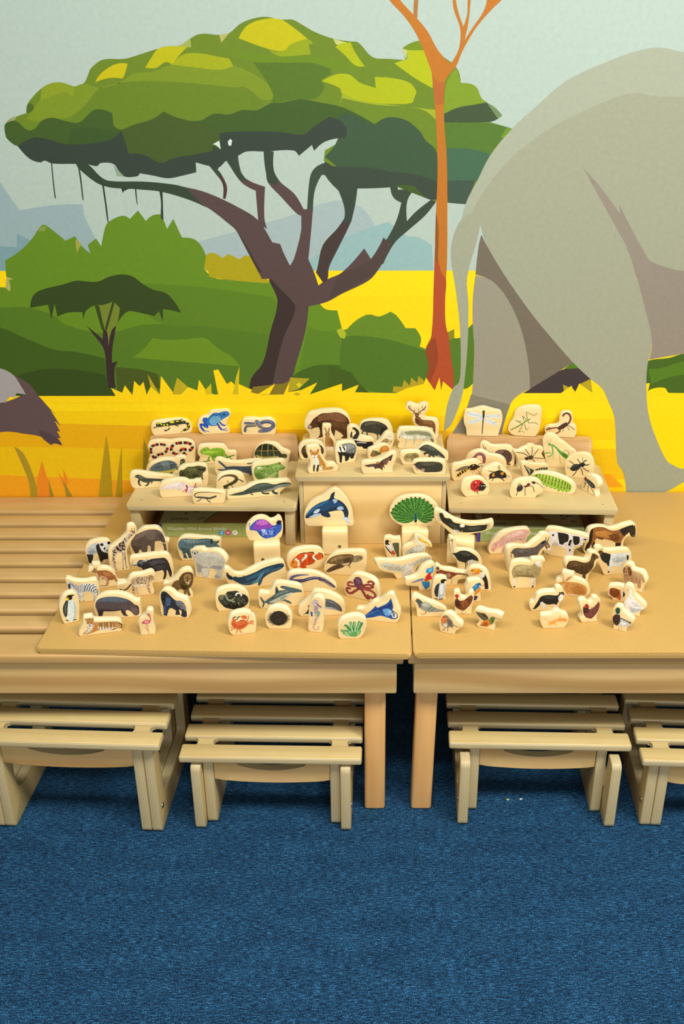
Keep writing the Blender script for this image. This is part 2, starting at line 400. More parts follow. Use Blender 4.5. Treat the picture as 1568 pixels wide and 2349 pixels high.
mural('printed_acacia', 'big acacia tree printed across the wall with brown trunk and green crown', '''
c 3b2d2b 1130,0 1200,90 1240,180 1272,265 1240,400 1205,545 1155,610 1142,662 1245,672 1300,430 1352,330 1350,275 1260,180 1195,90 1150,-20 1095,-118 1085,-110
c 574443 1350,275 1345,330 1300,430 1262,580 1248,668 1330,625 1360,540 1400,400 1415,285 1500,265 1568,228 1650,190 1700,160 1733,120 1670,20 1568,130 1500,162 1460,190 1440,130 1405,40 1415,0 1330,100 1300,40 1285,0 1150,-30 1195,90 1260,180
a 574443 840,857 950,885 1090,950 1185,1012 1260,1130 1330,1219 1350,1180 1380,1060 1382,988 1392,960 1435,960 1415,1176 1400,1280 1200,1280 1085,1062 1040,1020 970,965 900,920
a 41342f 1085,1060 1120,1110 1200,1250 1185,1250 1140,1165
a 574443 1040,735 1090,700 1100,770 1120,815 1215,857 1212,1000 1225,1050 1185,1030 1172,875 1105,835
a 354538 1036,735 1092,695 1090,740 1100,780 1120,812 1135,828 1098,828
a 574443 1220,800 1250,790 1290,840 1350,890 1392,960 1400,985 1380,990 1355,975 1290,905 1230,840
a 354538 1208,690 1255,695 1255,780 1280,828 1262,850 1230,838 1215,770
a 3b4b3c 1408,960 1415,860 1425,800 1450,765 1500,745 1570,750 1640,760 1640,800 1568,803 1475,803 1455,840 1440,890 1435,960
a 4a3430 960,758 1005,758 998,778 1025,818 1041,862 1033,914 1022,910 1022,850 1000,810
a 354538 955,755 1010,755 998,778 1016,800 1000,812
c 453734 1480,5 1455,110 1448,130 1482,178 1502,160 1508,108 1545,30 1590,-60 1612,-110 1580,-120 1545,-70
a 37453a 1550,870 1570,850 1640,850 1630,930 1610,1020 1575,1020 1580,960
b 3a4739 150,1176 210,1090 250,1010 272,930 235,905 220,855 258,850 255,870 335,868 300,920 298,1015 340,970 410,915 432,925 380,990 300,1060 245,1110 205,1176 190,1210 120,1220
d 4f3f3c -10,140 60,110 125,75 165,20 190,-30 225,0 165,120 100,165 0,222 -60,250
a 334432 345,745 400,752 460,810 500,830 650,833 760,842 840,857 870,880 930,940 970,965 880,922 740,880 620,868 470,852 365,778
a 2f3a30 234,750 239,750 246,830 256,912 250,908 242,840
a 2f3a30 358,770 366,780 376,850 383,920 378,915 370,850
a 2f3a30 468,850 476,852 490,950 498,1025 492,1015 480,930
a 2f3a30 555,862 600,864 570,876 562,886
a 2f3a30 618,865 624,865 631,945 626,930
a 2f3a30 730,875 745,878 749,1010 738,1000 738,930
a 6c861f 20,580 35,560 75,535 120,520 122,490 133,465 190,405 240,380 290,380 340,397 385,380 405,340 415,315 470,274 570,270 640,250 720,225 820,210 870,178 920,155 1005,160 1050,152 1100,110 1160,85 1220,77 1285,90 1340,90 1380,110 1440,145 1530,178 1608,190 1643,195 1708,262 1783,270 1858,275 1843,222 1913,188 2000,240 2093,310 2113,380 2180,395 2208,450 2233,470 2303,530 2283,545 2245,560 2348,590 2188,830 2138,937 2053,930 1968,915 1928,885 1898,855 1818,850 1783,860 1628,865 1600,880 1568,800 1484,738 1490,690 1568,645 1568,632 1490,650 1440,692 1430,665 1370,715 1345,690 1210,695 1130,695 1090,715 1040,735 1000,770 960,762 897,745 900,790 840,805 770,818 700,805 640,795 630,808 570,810 545,785 520,752 460,748 445,762 405,755 345,752 238,750 205,737 183,745 135,728 80,670 28,632
a 9c9f72 20,580 40,548 78,532 60,558
a 7c9320 330,530 400,470 450,410 560,378 720,372 900,383 1070,400 1130,402 1200,455 1235,458 1255,440 1240,400 1180,350 1070,303 1010,320 900,310 790,297 700,330 620,335 570,365 500,400 440,400 385,385 345,400 335,440 305,420 185,460 170,475 120,545 180,558 210,542 260,548
a 68831f 330,545 400,475 450,415 560,382 720,377 900,388 1070,402 1130,405 1180,450 1230,500 1000,560 555,600 300,570
a 8a9c20 185,460 190,405 240,380 290,382 340,397 335,440 318,435 305,420 250,437
a 4f6623 122,520 124,480 140,472 156,490 145,512
a 567420 1155,280 1300,288 1440,290 1515,312 1518,340 1470,365 1490,395 1450,450 1380,455 1240,475 1255,440 1220,370
a 6b8a18 1160,240 1230,250 1340,255 1480,262 1620,290 1650,330 1515,315 1440,290 1300,286 1160,283 1050,240
a c7bb02 435,378 460,340 510,303 550,290 585,292 575,330 563,360 500,358
a bcb804 665,310 690,270 720,228 760,213 862,213 825,250 790,297 757,285 715,312
a a2ab10 790,297 840,250 920,245 1000,260 1050,268 1070,303 1010,320 900,310
a c2bb02 1093,175 1130,120 1190,92 1280,87 1350,130 1410,178 1330,205 1310,228 1275,235 1200,215
a 93a413 1230,228 1275,238 1310,228 1330,205 1410,180 1436,200 1415,205 1425,250 1340,256 1280,258
a b4b468 1005,160 1050,152 1015,196
a a0ae55 820,212 872,178 877,218
a c5c878 1528,178 1590,195 1590,210 1540,204
b b0b805 -30,215 0,198 40,195 60,240 105,305 60,300 15,255
b aeb808 -94,372 -40,345 0,338 40,345 80,378 155,403 150,353 230,358 310,380 342,420 325,470 280,478 110,468 0,430 -10,405
b b4bd06 240,290 300,270 300,230 380,230 412,320 415,405 340,362 280,320
b 758f12 275,222 310,200 345,188 372,190 382,230 300,230
b bcc38a 275,222 300,230 296,272 282,250
b 9dae24 -10,490 0,432 110,468 180,476 320,492 440,505 440,560 360,500 150,480 0,450
a 415c23 20,580 32,562 75,556 125,597 160,590 190,555 240,540 300,555 360,563 400,530 430,505 470,503 515,520 520,575 555,595 620,570 690,550 750,512 800,535 860,553 920,553 980,522 1050,525 1110,505 1180,505 1240,475 1300,470 1380,455 1440,465 1568,492 1650,530 1718,570 1758,545 1808,538 1868,555 1928,605 1948,640 2003,700 2005,915 1968,915 1568,750 1568,632 1440,640 1200,650 1010,690 735,760 590,720 300,680 80,670 28,632
a 3a5623 325,590 420,585 520,600 555,598 540,640 400,660 310,660
a 455a22 555,598 620,570 690,550 750,512 800,535 860,553 1010,610 975,700 735,748 660,712 595,705
b 3b563a -20,540 30,520 150,570 190,545 240,538 300,555 360,605 380,640 435,700 437,915 400,915 360,885 330,855 250,850 215,860 60,865 45,920 0,890 0,800 -80,720 -20,640
a 354137 80,670 150,632 200,635 300,660 400,660 510,640 555,600 570,640 590,705 660,710 735,747 800,725 890,710 975,692 975,668 1014,688 1005,612 1060,605 1200,603 1300,607 1390,618 1440,580 1510,535 1568,560 1590,600 1580,640 1568,632 1490,650 1440,692 1430,665 1370,715 1345,690 1210,695 1130,695 1090,715 1040,735 1000,770 960,762 897,745 900,790 840,805 770,818 700,805 640,795 630,808 570,810 545,785 520,752 460,748 445,762 405,755 345,752 238,750 205,737 183,745 135,728
b 39463a -78,740 -50,760 0,765 130,770 240,790 330,800 437,832 437,915 400,915 360,885 330,855 250,850 215,860 60,865 45,920 0,890 -80,800
a cfe3da 975,662 1005,645 1012,686 992,668
a cfe3da 1048,668 1044,650 1055,637 1064,645 1060,668
a 8ea690 520,755 545,785 570,810 535,808
b 7e9a22 468,480 480,380 525,310 545,380 612,395 640,450 665,470 600,480 530,492 468,525
b 3f5335 468,522 530,495 600,482 663,470 715,545 680,559 470,562
b 6f8b5a 663,470 700,492 735,530 716,545
b 54772a 470,562 600,563 680,565 780,590 690,720 600,690 478,684
b 6c9420 728,628 755,585 780,590 740,634
b 43694f 478,684 520,680 600,686 700,715 620,830 480,832
b 3f5446 480,830 540,828 612,828 568,937 485,930
''')
mural('printed_orange_tree', 'thin orange tree printed in front of the acacia', '''
b bf7421 215,-2 290,80 345,165 385,260 412,340 425,480 435,640 438,800 430,1000 427,1125 437,1170 450,1235 470,1285 477,1285 482,1176 483,900 480,720 468,560 468,420 475,365 525,300 545,250 570,200 620,120 690,40 735,-2 670,-30 650,50 600,125 562,185 580,100 590,0 590,-30 577,0 575,60 557,123 535,60 522,0 520,-30 508,0 515,50 542,130 542,190 530,240 497,293 440,230 390,140 330,70 265,-2 240,-60 180,-60
b a9763f 330,-5 350,-5 345,85 327,70
b b5662a 412,340 440,378 474,376 468,420 468,480 430,480 425,460
d b24d28 427,0 420,200 410,420 383,485 397,560 385,620 370,640 370,675 512,672 512,600 500,520 490,430 475,365 473,250 477,165 455,130 440,60 438,0
d 95451f 383,485 410,440 428,430 440,520 430,570 400,640 385,620 397,560
b 8c5423 430,980 437,1000 443,1060 440,1176 438,1200 427,1200
''')
mural('printed_grass_tufts', 'yellow printed grass blades along the horizon', '''
!c f2cc04 -3400,697 530,697 508,660 560,682 572,648 607,693 615,628 640,652 658,632 672,693 690,655 732,690 738,605 800,690 835,645 905,672 912,622 945,672 980,690 1000,690 978,580 1000,575 1040,642 1060,630 1080,650 1098,560 1095,642 1140,662 1200,690 1260,640 1240,690 1290,670 1340,615 1320,680 1380,670 1455,635 1420,690 1568,640 1568,720 1500,730 -3400,730
!c b4a01a 677,597 732,690 690,655
!c b4a01a 812,612 862,656 830,690 790,690
!c c3b016 1066,690 1082,610 1098,560 1092,690
!c c9b310 940,670 968,640 970,690 945,690
!c 7c6e1e 1150,680 1160,655 1300,640 1330,625 1300,690 1200,692
!c f0cb06 1180,690 1262,640 1235,690
!c a6981c 1330,612 1420,617 1370,665 1320,680
c d2c316 1357,645 1370,634 1385,645 1370,658
c b5a21c 1345,688 1362,682 1380,688 1362,695
!d a8951c 232,678 236,652 275,655 285,622 310,650 318,612 345,636 350,605 380,630 372,670 300,690
!d f2cd04 -40,690 77,645 60,680 250,684 300,660 375,642 385,612 425,672 447,612 455,672 463,630 512,672 590,660 580,720 -40,720
!d a8951c 1013,645 1060,665 1080,682 1085,645 1140,618 1148,680 1020,684
!d f2cd04 1000,686 1052,650 1068,682 1088,640 1150,684 1145,618 1220,680 1240,720 1000,720
!d f2cd04 1390,640 1412,638 1400,690 1480,660 1480,690 1400,700
c a28a22 65,930 85,940 110,965 145,1040 180,1158 140,1158 130,1085 100,1010
c a98d16 487,876 503,980 516,1158 452,1158 460,1080 474,970
c a98d16 558,925 560,1080 560,1158 530,1158 540,1060
c 9f8a22 658,885 672,930 680,965 665,1060 655,1060
!c e0851b 170,1080 192,993 218,1080 240,1160 170,1160
!c e0851b 266,1048 292,1078 290,1033 312,1080 310,1110 290,1110
!c 9a8122 220,1075 247,1158 228,1158
!c 9a8122 287,1080 332,1158 304,1158
''', 1.0)
mural('printed_vulture', 'printed grey and brown bird tail at the left edge', '''
c 645052 0,590 60,600 130,640 172,690 118,690 60,640
c 625052 -420,700 -200,720 0,728 60,712 118,688 165,690 215,740 255,785 230,760 278,835 250,810 275,860 260,858 278,890 262,890 286,925 250,915 235,922 190,885 110,870 40,860 0,862 -240,850 -380,800
c 55444a 190,885 180,850 262,890 286,925 250,915 235,922
c aaa5a6 -460,690 -380,600 -200,540 0,570 60,600 95,650 118,690 75,684 70,704 45,700 22,728 0,726 -200,730 -400,740
''')
mural('printed_elephant', 'grey elephant seen from behind printed on the right', '''
s a3a690 1067,469 1082,440 1094,415 1124,356 1174,295 1234,240 1299,185 1384,145 1444,122 1507,109 1568,120 1800,165 2100,210 2350,330 2400,520 2250,640 1800,630 1568,622 1490,600 1460,560 1430,600 1400,760 1300,800 1200,720 1115,560 1095,500
s aab09c 1040,620 1046,560 1067,469 1094,415 1124,356 1174,295 1234,240 1299,185 1384,145 1444,122 1507,109 1568,120 1800,165 2100,210 2300,320 2050,270 1800,235 1568,222 1510,221 1446,214 1360,245 1260,295 1175,360 1105,445 1058,545 1045,620
s a3a690 1010,1500 1018,990 1024,935 1039,890 1052,877 1056,840 1054,745 1044,660 1034,590 1040,540 1062,500 1105,480 1095,545 1071,635 1074,700 1072,790 1064,880 1056,920 1034,975 1019,992
s 766d5e 1104,538 1098,560 1090,630 1124,642 1154,672 1179,715 1199,770 1209,825 1215,892 1314,832 1264,775 1219,720 1159,635 1114,560
s 9b9685 1090,632 1124,642 1154,672 1179,715 1199,770 1212,840 1215,892 1184,910 1169,930 1150,1000 1140,1200 1000,1200 1030,1010 1076,930 1084,880 1087,800 1084,750 1084,685
s 87816f 1060,960 1080,905 1170,928 1150,1000 1140,1200 1010,1200 1030,1010
s 948b7e 1430,545 1459,635 1479,710 1495,785 1488,825 1568,811 1800,770 2100,740 2280,640 1800,630 1568,622 1524,612 1486,595 1466,560 1420,470
s a3a690 1114,560 1159,635 1219,720 1264,775 1314,832 1354,870 1379,890 1394,920 1409,960 1415,1060 1429,1085 1437,1142 1480,1142 1534,1125 1568,1106 1640,1080 1640,1040 1568,1075 1549,1070 1529,1057 1504,1005 1489,960 1482,905 1484,840 1495,785 1479,710 1459,635 1431,560 1340,460 1200,470
s 958d80 1337,385 1360,410 1389,445 1434,510 1484,590 1500,640 1478,640 1449,588 1389,480
''')

# ------------------------------------------------------------------ tables
def rail_bm(x0, x1, y0, y1, z0, z1, r):
    """bullnosed board running along x"""
    p = rounded([(y0, z0), (y1, z0), (y1, z1), (y0, z1)], r, 5)
    return prof_bm(p, x0, x1, 'yz', 0.003, 2)
def put(name, bm, mat, parent, loc=(0, 0, 0), **k): return link_mesh(name, bm, mat, parent, Matrix.Translation(Vector(loc)), **k)
YF = 1.618
def table(xl, xr, label, legs):
    t = tag(empty('table', ((xl + xr) / 2, YF, 0)), label, 'table', 'slatted tables against the wall')
    cx = (xl + xr) / 2
    def L(x): return x - cx
    w0, w1 = L(xl), L(xr)
    yr = 1.7015 - YF
    put('front_rail', rail_bm(w0, w1, 0, yr - .004, ZT - .022, ZT, .0062), M['beech'], t)
    yb = YW - YF - .002
    for k in range(9):
        a, b = yr + .0675 * k + .017, yr + .0675 * (k + 1)
        if k == 8: b = yb
        s = put('slat', rail_bm(w0 + .006, w1 - .006, a - (a + b) / 2, b - (a + b) / 2, -.020, 0, .0085), M['beech'], t, (0, (a + b) / 2, ZT))
    put('apron', box_bm(w0 + .012, w1 - .012, .012, .034, ZT - .0995, ZT - .0222, .003), M['panel'], t)
    put('back_apron', box_bm(w0 + .012, w1 - .012, yb - .03, yb - .008, ZT - .0995, ZT - .0212, .003), M['panel'], t)
    for x in (w0 + .014, w1 - .036):
        put('side_apron', box_bm(x, x + .022, .035, yb - .031, ZT - .0995, ZT - .0212, .002), M['side'], t)
    for x, ln in legs:
        for y in (.038, yb - .078):
            bm = box_bm(-.022, .022, -.022, .022, 0, ZT - .0998, .006, 3)
            if ln:
                for v in bm.verts: v.co.x -= ln * (1 - v.co.z / (ZT - .1))
            put('leg', bm, M['beech_leg'], t, (L(x), y + .022, 0))
    return t
xA, xB = on_z(925, 1505, ZT).x, on_z(936, 1504, ZT).x
lx = on_z(859, 1862, 0).x; rx = on_z(981, 1590, .32).x
table(-1.45, xA, 'left slatted beech table, its slats bare at the left', [(lx, 0), (-1.40, 0)])
table(xB, 1.75, 'right beech table, its top covered by the board', [(rx, .006), (1.70, 0)])

# ------------------------------------------------------------------ boards laid over the tables
ZM = ZT + .0125
def board(p, lab):
    pts = rounded(p, .008, 4); c = Vector((sum(q[0] for q in p) / 4, sum(q[1] for q in p) / 4, 0))
    bm = prof_bm([(q.x - c.x, q.y - c.y) for q in pts], 0.0004, .0125, 'xy', .0042, 3)
    tag(link_mesh('table_board', bm, M['board'], None, Matrix.Translation(Vector((c.x, c.y, ZT)))), lab, 'board', 'tan boards laid over the tables')
def xy(x, y, z): v = on_z(x, y, z); return (v.x, v.y)
yb_ = YW - .004
def along(p, q, Y): t = (Y - p[1]) / (q[1] - p[1]); return (p[0] + (q[0] - p[0]) * t, Y)
a0, a1 = xy(82, 1488, ZM), xy(285, 1134, ZM); b0 = xy(944, 1501, ZM); b1 = xy(938.5, 1345, ZM)
board([a0, b0, along(b0, b1, yb_), along(a0, a1, yb_)], 'tan hardboard sheet covering most of the left table')
c0 = xy(947.5, 1498, ZM); c1 = (along(b0, b1, yb_)[0] + .0022, yb_)
board([(b0[0] + .003, c0[1]), (1.72, c0[1] + .003), (1.72, yb_), c1], 'tan hardboard sheet covering the whole right table')

# ------------------------------------------------------------------ stands on the boards
def stand(fl, fr, zt, ydep, lab):
    a, b = on_z(fl[0], fl[1], zt), on_z(fr[0], fr[1], zt)
    w = (b - a).length; rz = math.atan2(b.y - a.y, b.x - a.x); h = zt - ZM
    t = tag(empty('low_stand', (a.x, a.y, ZM), rz), lab, 'stand', 'low plywood stands either side of the box')
    put('shelf_top', prof_bm(rounded([(0, 0), (w, 0), (w, ydep), (0, ydep)], .006), h - .0115, h, 'xy', .0022), M['stand'], t)
    for x in (.006, w - .028):
        put('side_panel', box_bm(-.011, .011, .008, ydep - .004, 0.0002, h - .0117, .002), M['stand_side'], t, (x + .011, 0, 0))
    for x in (.03, w - .03):
        for y in (.03, ydep - .06):
            bm = bmesh.new(); bmesh.ops.create_cone(bm, cap_ends=True, segments=10, radius1=.0022, radius2=.0022, depth=.0006)
            put('screw', bm, M['metal'], t, (x, y, h + .0002))
    return t, w, rz
ZL, ZR = .541, .539
PYL = 2.318
sl, wl, rzl = stand((288, 1160), (679, 1163.5), ZL, .268, 'low plywood stand on the left holding reptile and amphibian blocks')
sr, wr, rzr = stand((1029, 1166), (1418, 1171), ZR, .262, 'low plywood stand on the right holding insect blocks')
ZC = .614
ca, cb = on_z(676, 1094, ZC), on_z(1033, 1095, ZC)
box_t = tag(empty('display_box', (ca.x, ca.y, ZM)), 'tall plywood box in the middle holding woodland animal blocks', 'box')
cw, ch, cd = cb.x - ca.x, ZC - ZM, YW - .035 - ca.y
put('box_lid', prof_bm(rounded([(0, 0), (cw, 0), (cw - .004, cd), (.004, cd)], .006), ch - .0105, ch, 'xy', .0028), M['stand'], box_t)
put('front_panel', box_bm(.017, cw - .017, .012, .024, .0002, ch - .0108, .0012), M['stand_front'], box_t)
for x in (.0075, cw - .0165): put('side_panel', box_bm(-.0045, .0045, .0125, cd - .006, .0002, ch - .0108, .0012), M['stand_side'], box_t, (x + .0045, 0, 0))
put('back_panel', box_bm(.017, cw - .017, cd - .02, cd - .008, .0002, ch - .0108, .001), M['stand_front'], box_t)
ZPL = .602
def plank(pl, pr_, z, lab):
    a, b = on_z(pl[0], pl[1], z), on_z(pr_[0], pr_[1], z)
    w = (b - a).length; rz = math.atan2(b.y - a.y, b.x - a.x)
    bm = prof_bm(rounded([(0, 0.0002), (w, 0.0002), (w, z - ZM), (0, z - ZM)], .011, 4), 0, .024, 'xz', .003, 3)
    o = link_mesh('wooden_plank', bm, M['plank'], None, Matrix.Translation((a.x, a.y, ZM)) @ Matrix.Rotation(rz, 4, 'Z'))
    tag(o, lab, 'plank', 'planks on edge against the wall'); return a, rz
plL, rpl = plank((341, 1001), (682, 1001), ZPL, 'beech plank standing on edge behind the left stand')
plR, rpr = plank((1025, 1000.5), (1359, 1009), .599, 'beech plank standing on edge behind the right stand')
ZPO = .5005
def post(fl, fr, lab, dep=.036, hole=None, z=ZPO):
    a, b = on_z(fl[0], fl[1], z), on_z(fr[0], fr[1], z)
    w = (b - a).length; rz = math.atan2(b.y - a.y, b.x - a.x); h = z - ZM
    t = box_bm(0, w, 0, dep, .0002, h, .004, 3)
    o = link_mesh('wooden_support_block', t, M['post'], None, Matrix.Translation((a.x, a.y, ZM)) @ Matrix.Rotation(rz, 4, 'Z'))
    tag(o, lab, 'block', 'plain support blocks')
    if hole:
        for r, m, dy in ((.0036, M['dark'], -.0002), (.002, M['metal'], -.0004)):
            bm = bmesh.new(); bmesh.ops.create_cone(bm, cap_ends=True, segments=14, radius1=r, radius2=r, depth=.0004)
            link_mesh('screw_hole' if r > .003 else 'screw', bm, m, o, Matrix.Translation((hole[0] * w, dy, hole[1] * h)) @ Matrix.Rotation(math.pi / 2, 4, 'X'))
post((580, 1250), (642, 1247), 'plain wooden block holding up the jellyfish block', hole=(.33, .40))
post((737.5, 1217), (797, 1217), 'plain wooden block holding up the orca block', hole=(.68, .35))
post((921, 1217.5), (983, 1217.5), 'plain wooden block holding up the peacock block')
post((1025, 1237), (1088, 1241), 'plain wooden block holding up the eagle block', dep=.034)

# ------------------------------------------------------------------ cardboard boxes under the stands
def carton(fl, fr, zb, h, dep, title, lab, logo_x, circ):
    a, b = on_z(fl[0], fl[1], zb), on_z(fr[0], fr[1], zb)
    w = (b - a).length; rz = math.atan2(b.y - a.y, b.x - a.x)
    t = tag(empty('cardboard_box', (a.x, a.y, zb + .0002), rz), lab, 'box', 'green cardboard boxes under the stands')
    put('carton', box_bm(0, w, 0, dep, 0, h, .0008, 1), M['boxgreen'], t)
    white = flat('white_ink', 'eef0e4', .5) if 'wi' not in M else M['wi']; M['wi'] = white
    p = Print(1, 1.0)
    p.fill([(-.0004, 0.0005), (.0065, .0005), (.0065, h - .0005), (-.0004, h - .0005)], '4a3a8c', False)
    p.fill([(.012, h - .0006), (w - .001, h - .0006), (w - .001, h - .0016), (.012, h - .0016)], 'b4c080', False)
    for r_ in range(2):
        x = .019; random.seed(5 + r_)
        while x < (.125 if r_ == 0 else .142):
            l = random.uniform(.003, .009); z = h * .30 - r_ * .0046
            p.strip([(x, z), (x + l, z)], .0016, .0016, ['c6cf9e']); x += l + .0014
    if circ:
        for x, c in ((.146, '3f9ccc'), (.162, 'c4406c'), (.178, 'dfe0d4')):
            p.dot((x, h * .34), .0066, c, 18); p.n += 1
        p.strip([(.1435, h * .34 + .003), (.1485, h * .34 + .003), (.1485, h * .34), (.1435, h * .34 - .003), (.1485, h * .34 - .003)], .001, .001, ['dcecf2'])
        for zz in (-.0022, 0, .0022): p.strip([(.1585, h * .34 + zz), (.1655, h * .34 + zz)], .0014, .0014, ['ecd0d8'])
    p.build('printed_front', M['ink'], t, Matrix.Translation((0, -.0002, 0)))
    R90 = Matrix.Rotation(math.pi / 2, 4, 'X')
    text_mesh('lettering', title, .0118, white, t, Matrix.Translation((.0185, -.0006, h * .52)) @ R90)
    if circ: text_mesh('lettering', '0+', .0052, M['boxside'], t, Matrix.Translation((.1748, -.0012, h * .29)) @ R90)
    q = Print(1, 1.0)
    q.fill([(0.002, 0.001), (w - .002, .001), (w - .002, dep - .002), (.002, dep - .002)], 'aab388', False)
    q.fill([(w * .42, .004), (w * .44, .02), (w * .50, .05), (w * .60, .085), (w * .72, .10), (w * .9, .1), (w * .985, .09), (w * .985, .004)] if circ else
           [(w * .06, .04), (w * .97, .04), (w * .97, dep * .95), (w * .06, dep * .95)], '9a7a52', circ)
    if circ: q.strip([(w * .425, .003), (w * .44, .02), (w * .50, .05), (w * .60, .085), (w * .75, .1)], .004, .004, ['3d7a34'])
    else:
        q.fill([(w * .62, .10), (w * .66, .05), (w * .78, .018), (w * .97, .012), (w * .97, .10)], 'b9b49a')
        q.strip([(w * .55, .11), (w * .64, .05), (w * .78, .02), (w * .985, .014)], .0012, .0012, ['3a4630'])
    random.seed(3)
    for _ in range(16):
        x, y = random.uniform(w * .1, w * .93), random.uniform(.03, .11)
        if circ and x < w * .46: y = random.uniform(.05, .08)
        c = random.choice(('5a3a22', '8a4e2a', 'b06a3c', '3a2c20')); l = random.uniform(.006, .013)
        q.strip([(x, y), (x + l * .4, y + .002), (x + l, y + .0005)], .006, .003, [c])
        q.strip([(x + .001, y), (x + .0012, y - .006)], .0018, .0014, [c]); q.strip([(x + l * .8, y), (x + l * .82, y - .006)], .0018, .0014, [c])
    q.build('printed_lid', M['ink'], t, Matrix.Translation((0, 0, h)) @ Matrix.Rotation(-math.pi / 2, 4, 'X'))
    text_mesh('lettering', 'tickit', .021, M['boxside'], t, Matrix.Translation((logo_x, .016, h + .0009)))
    lg = Print(1); lx_ = logo_x + .062
    lg.strip([(lx_, .016 + .004), (lx_ + .004, .017), (lx_ + .012, .030)], .0022, .0016, ['6a3a34'])
    lg.strip([(lx_ - .002, .0305), (lx_ + .004, .0305)], .0016, .0016, ['6a3a34']); lg.strip([(lx_ + .009, .0305), (lx_ + .016, .0305), (lx_ + .015, .018)], .0014, .0014, ['6a3a34'])
    lg.build('printed_tick', M['ink'], t, Matrix.Translation((0, 0, h + .0009)) @ Matrix.Rotation(-math.pi / 2, 4, 'X'))
carton((367, 1232), (609, 1232.5), ZM, .0365, .185, 'Wooden Wild Animal Blocks', 'green cardboard box under the left stand', .025, True)
carton((1094, 1243), (1337, 1244), ZM, .0365, .185, 'Wooden Woodland Animal Blocks', 'green cardboard box under the right stand', .025, False)

# ------------------------------------------------------------------ stools pushed under the tables
def u_frame(h, rear_h, L=.30, leg=.040, run=.062):
    p = [(0, 0), (L, 0), (L, rear_h), (L - leg, rear_h), (L - leg, run), (leg + .012, run), (leg, run + .03), (leg, h), (0, h)]
    out = []
    n = len(p); P = [Vector(q) for q in p]
    rs = [.012, .012, .01, .01, .018, .014, .02, .006, .014]
    for i in range(n):
        a, b = P[i - 1] - P[i], P[(i + 1) % n] - P[i]; d = min(rs[i], a.length * .45, b.length * .45)
        p0, p1 = P[i] + a.normalized() * d, P[i] + b.normalized() * d
        for s in range(4):
            u = s / 3; out.append(p0 * (1 - u) ** 2 + P[i] * 2 * u * (1 - u) + p1 * u * u)
    return out
def stool(lc, rc, zs, W_, outer_h, setback, lab, overhang=.016, lift=0.0):
    """lc / rc: pixels of the seat's front top corners (one may be None)"""
    if lc and rc:
        a, b = on_z(*lc, zs), on_z(*rc, zs)
    a_, b_ = a, b
    d = (b_ - a_).normalized(); mid = (a_ + b_) / 2; rz = math.atan2(d.y, d.x)
    t = tag(empty('stool', (mid.x, mid.y, 0), rz), lab, 'stool', 'low slatted stools')
    w = W_ / 2; th = .017
    for k in range(4):
        put('seat_slat', box_bm(-w, w, -.0215, .0215, -th, 0, .0045, 3), M['slat'], t, (0, .0215 + .067 * k, zs))
    for s in (-1, 1):
        x = s * (w - .047)
        for k in range(3):
            y0, y1 = .0432 + .067 * k, .0668 + .067 * k
            pr_ = [(-.023, y0), (-.0172, y0 + .002), (-.015, y0 + .008), (-.015, y1 - .008), (-.0172, y1 - .002), (-.023, y1), (.023, y1), (.0172, y1 - .002), (.015, y1 - .008), (.015, y0 + .008), (.0172, y0 + .002), (.023, y0)]
            put('seat_bridge', prof_bm([(p[0], p[1] - (y0 + y1) / 2) for p in pr_], -th + .001, -.0048, 'xy', .001, 1), M['slat'], t, (x, (y0 + y1) / 2, zs))
    hi = zs - th - .0005
    xi = w - .0555 if setback else w - .052
    for s in (-1, 1):
        fr = prof_bm(u_frame(hi - lift, hi - lift, L=.262), -.0105, .0105, 'yz', .0022, 2)
        put('inner_leg_frame', fr, M['side'], t, (s * (xi - .0), overhang, lift))
        oh = min(outer_h, hi)
        fo = prof_bm(u_frame(oh, max(oh, .20) if oh < hi - .01 and False else oh), -.0105, .0105, 'yz', .0022, 2)
        put('outer_leg_frame', fo, M['side'], t, (s * (xi + .0222), overhang - setback, 0))
        bm = bmesh.new(); bmesh.ops.create_uvsphere(bm, u_segments=12, v_segments=6, radius=.0065)
        for v in bm.verts: v.co.x *= .4
        put('bolt', bm, M['metal'], t, (s * (xi + .0222 + .0108), overhang - setback + .022, .055))
    xr = xi - .0107
    bot = zs - th - .057
    pts = []
    n = 16
    for i in range(n + 1):
        u = -1 + 2 * i / n; pts.append((u * xr, bot - .007 * (1 - u * u)))
    top = zs - th - .0008
    pts.append((xr, top))
    for i in range(n + 1):
        u = 1 - 2 * i / n; x = u * xr * .74
        pts.append((x, top - .031 * max(0, 1 - (u * u)) ** .6 - .0001))
    pts.append((-xr, top))
    put('front_rail', prof_bm(pts, 0, .018, 'xz', .003, 2), M['panel'], t, (0, overhang + .004, 0))
    return t
zA = .246
pr1 = on_z(364, 1710, zA); dirv = Vector((on_z(0, 1699.5, zA) - pr1)).normalized()
pl1 = pr1 + dirv * .395
stool_px = lambda v: ((v - O0).dot(RT) / (v - O0).dot(FW) * F + CX, -(v - O0).dot(UP) / (v - O0).dot(FW) * F + CY)
stool(stool_px(pl1), (364, 1710), zA, .395, .30, 0, 'first stool from the left, cut off by the left edge of the photo', .018)
stool((408, 1736), (829, 1742), .190, (on_z(829, 1742, .19) - on_z(408, 1736, .19)).length, .168, .020, 'second stool from the left, beside the left table leg', .016)
stool((1030, 1704), (1450, 1711), .196, (on_z(1450, 1711, .196) - on_z(1030, 1704, .196)).length, .168, .045, 'third stool from the left, beside the right table leg', .016)
Z4 = .192
pa = on_z(1474, 1744, Z4); pb = pa + (on_z(1568, 1747, Z4) - pa).normalized() * .372
PX4 = (((pb - O0).dot(RT) / (pb - O0).dot(FW)) * F + CX, -(pb - O0).dot(UP) / (pb - O0).dot(FW) * F + CY)
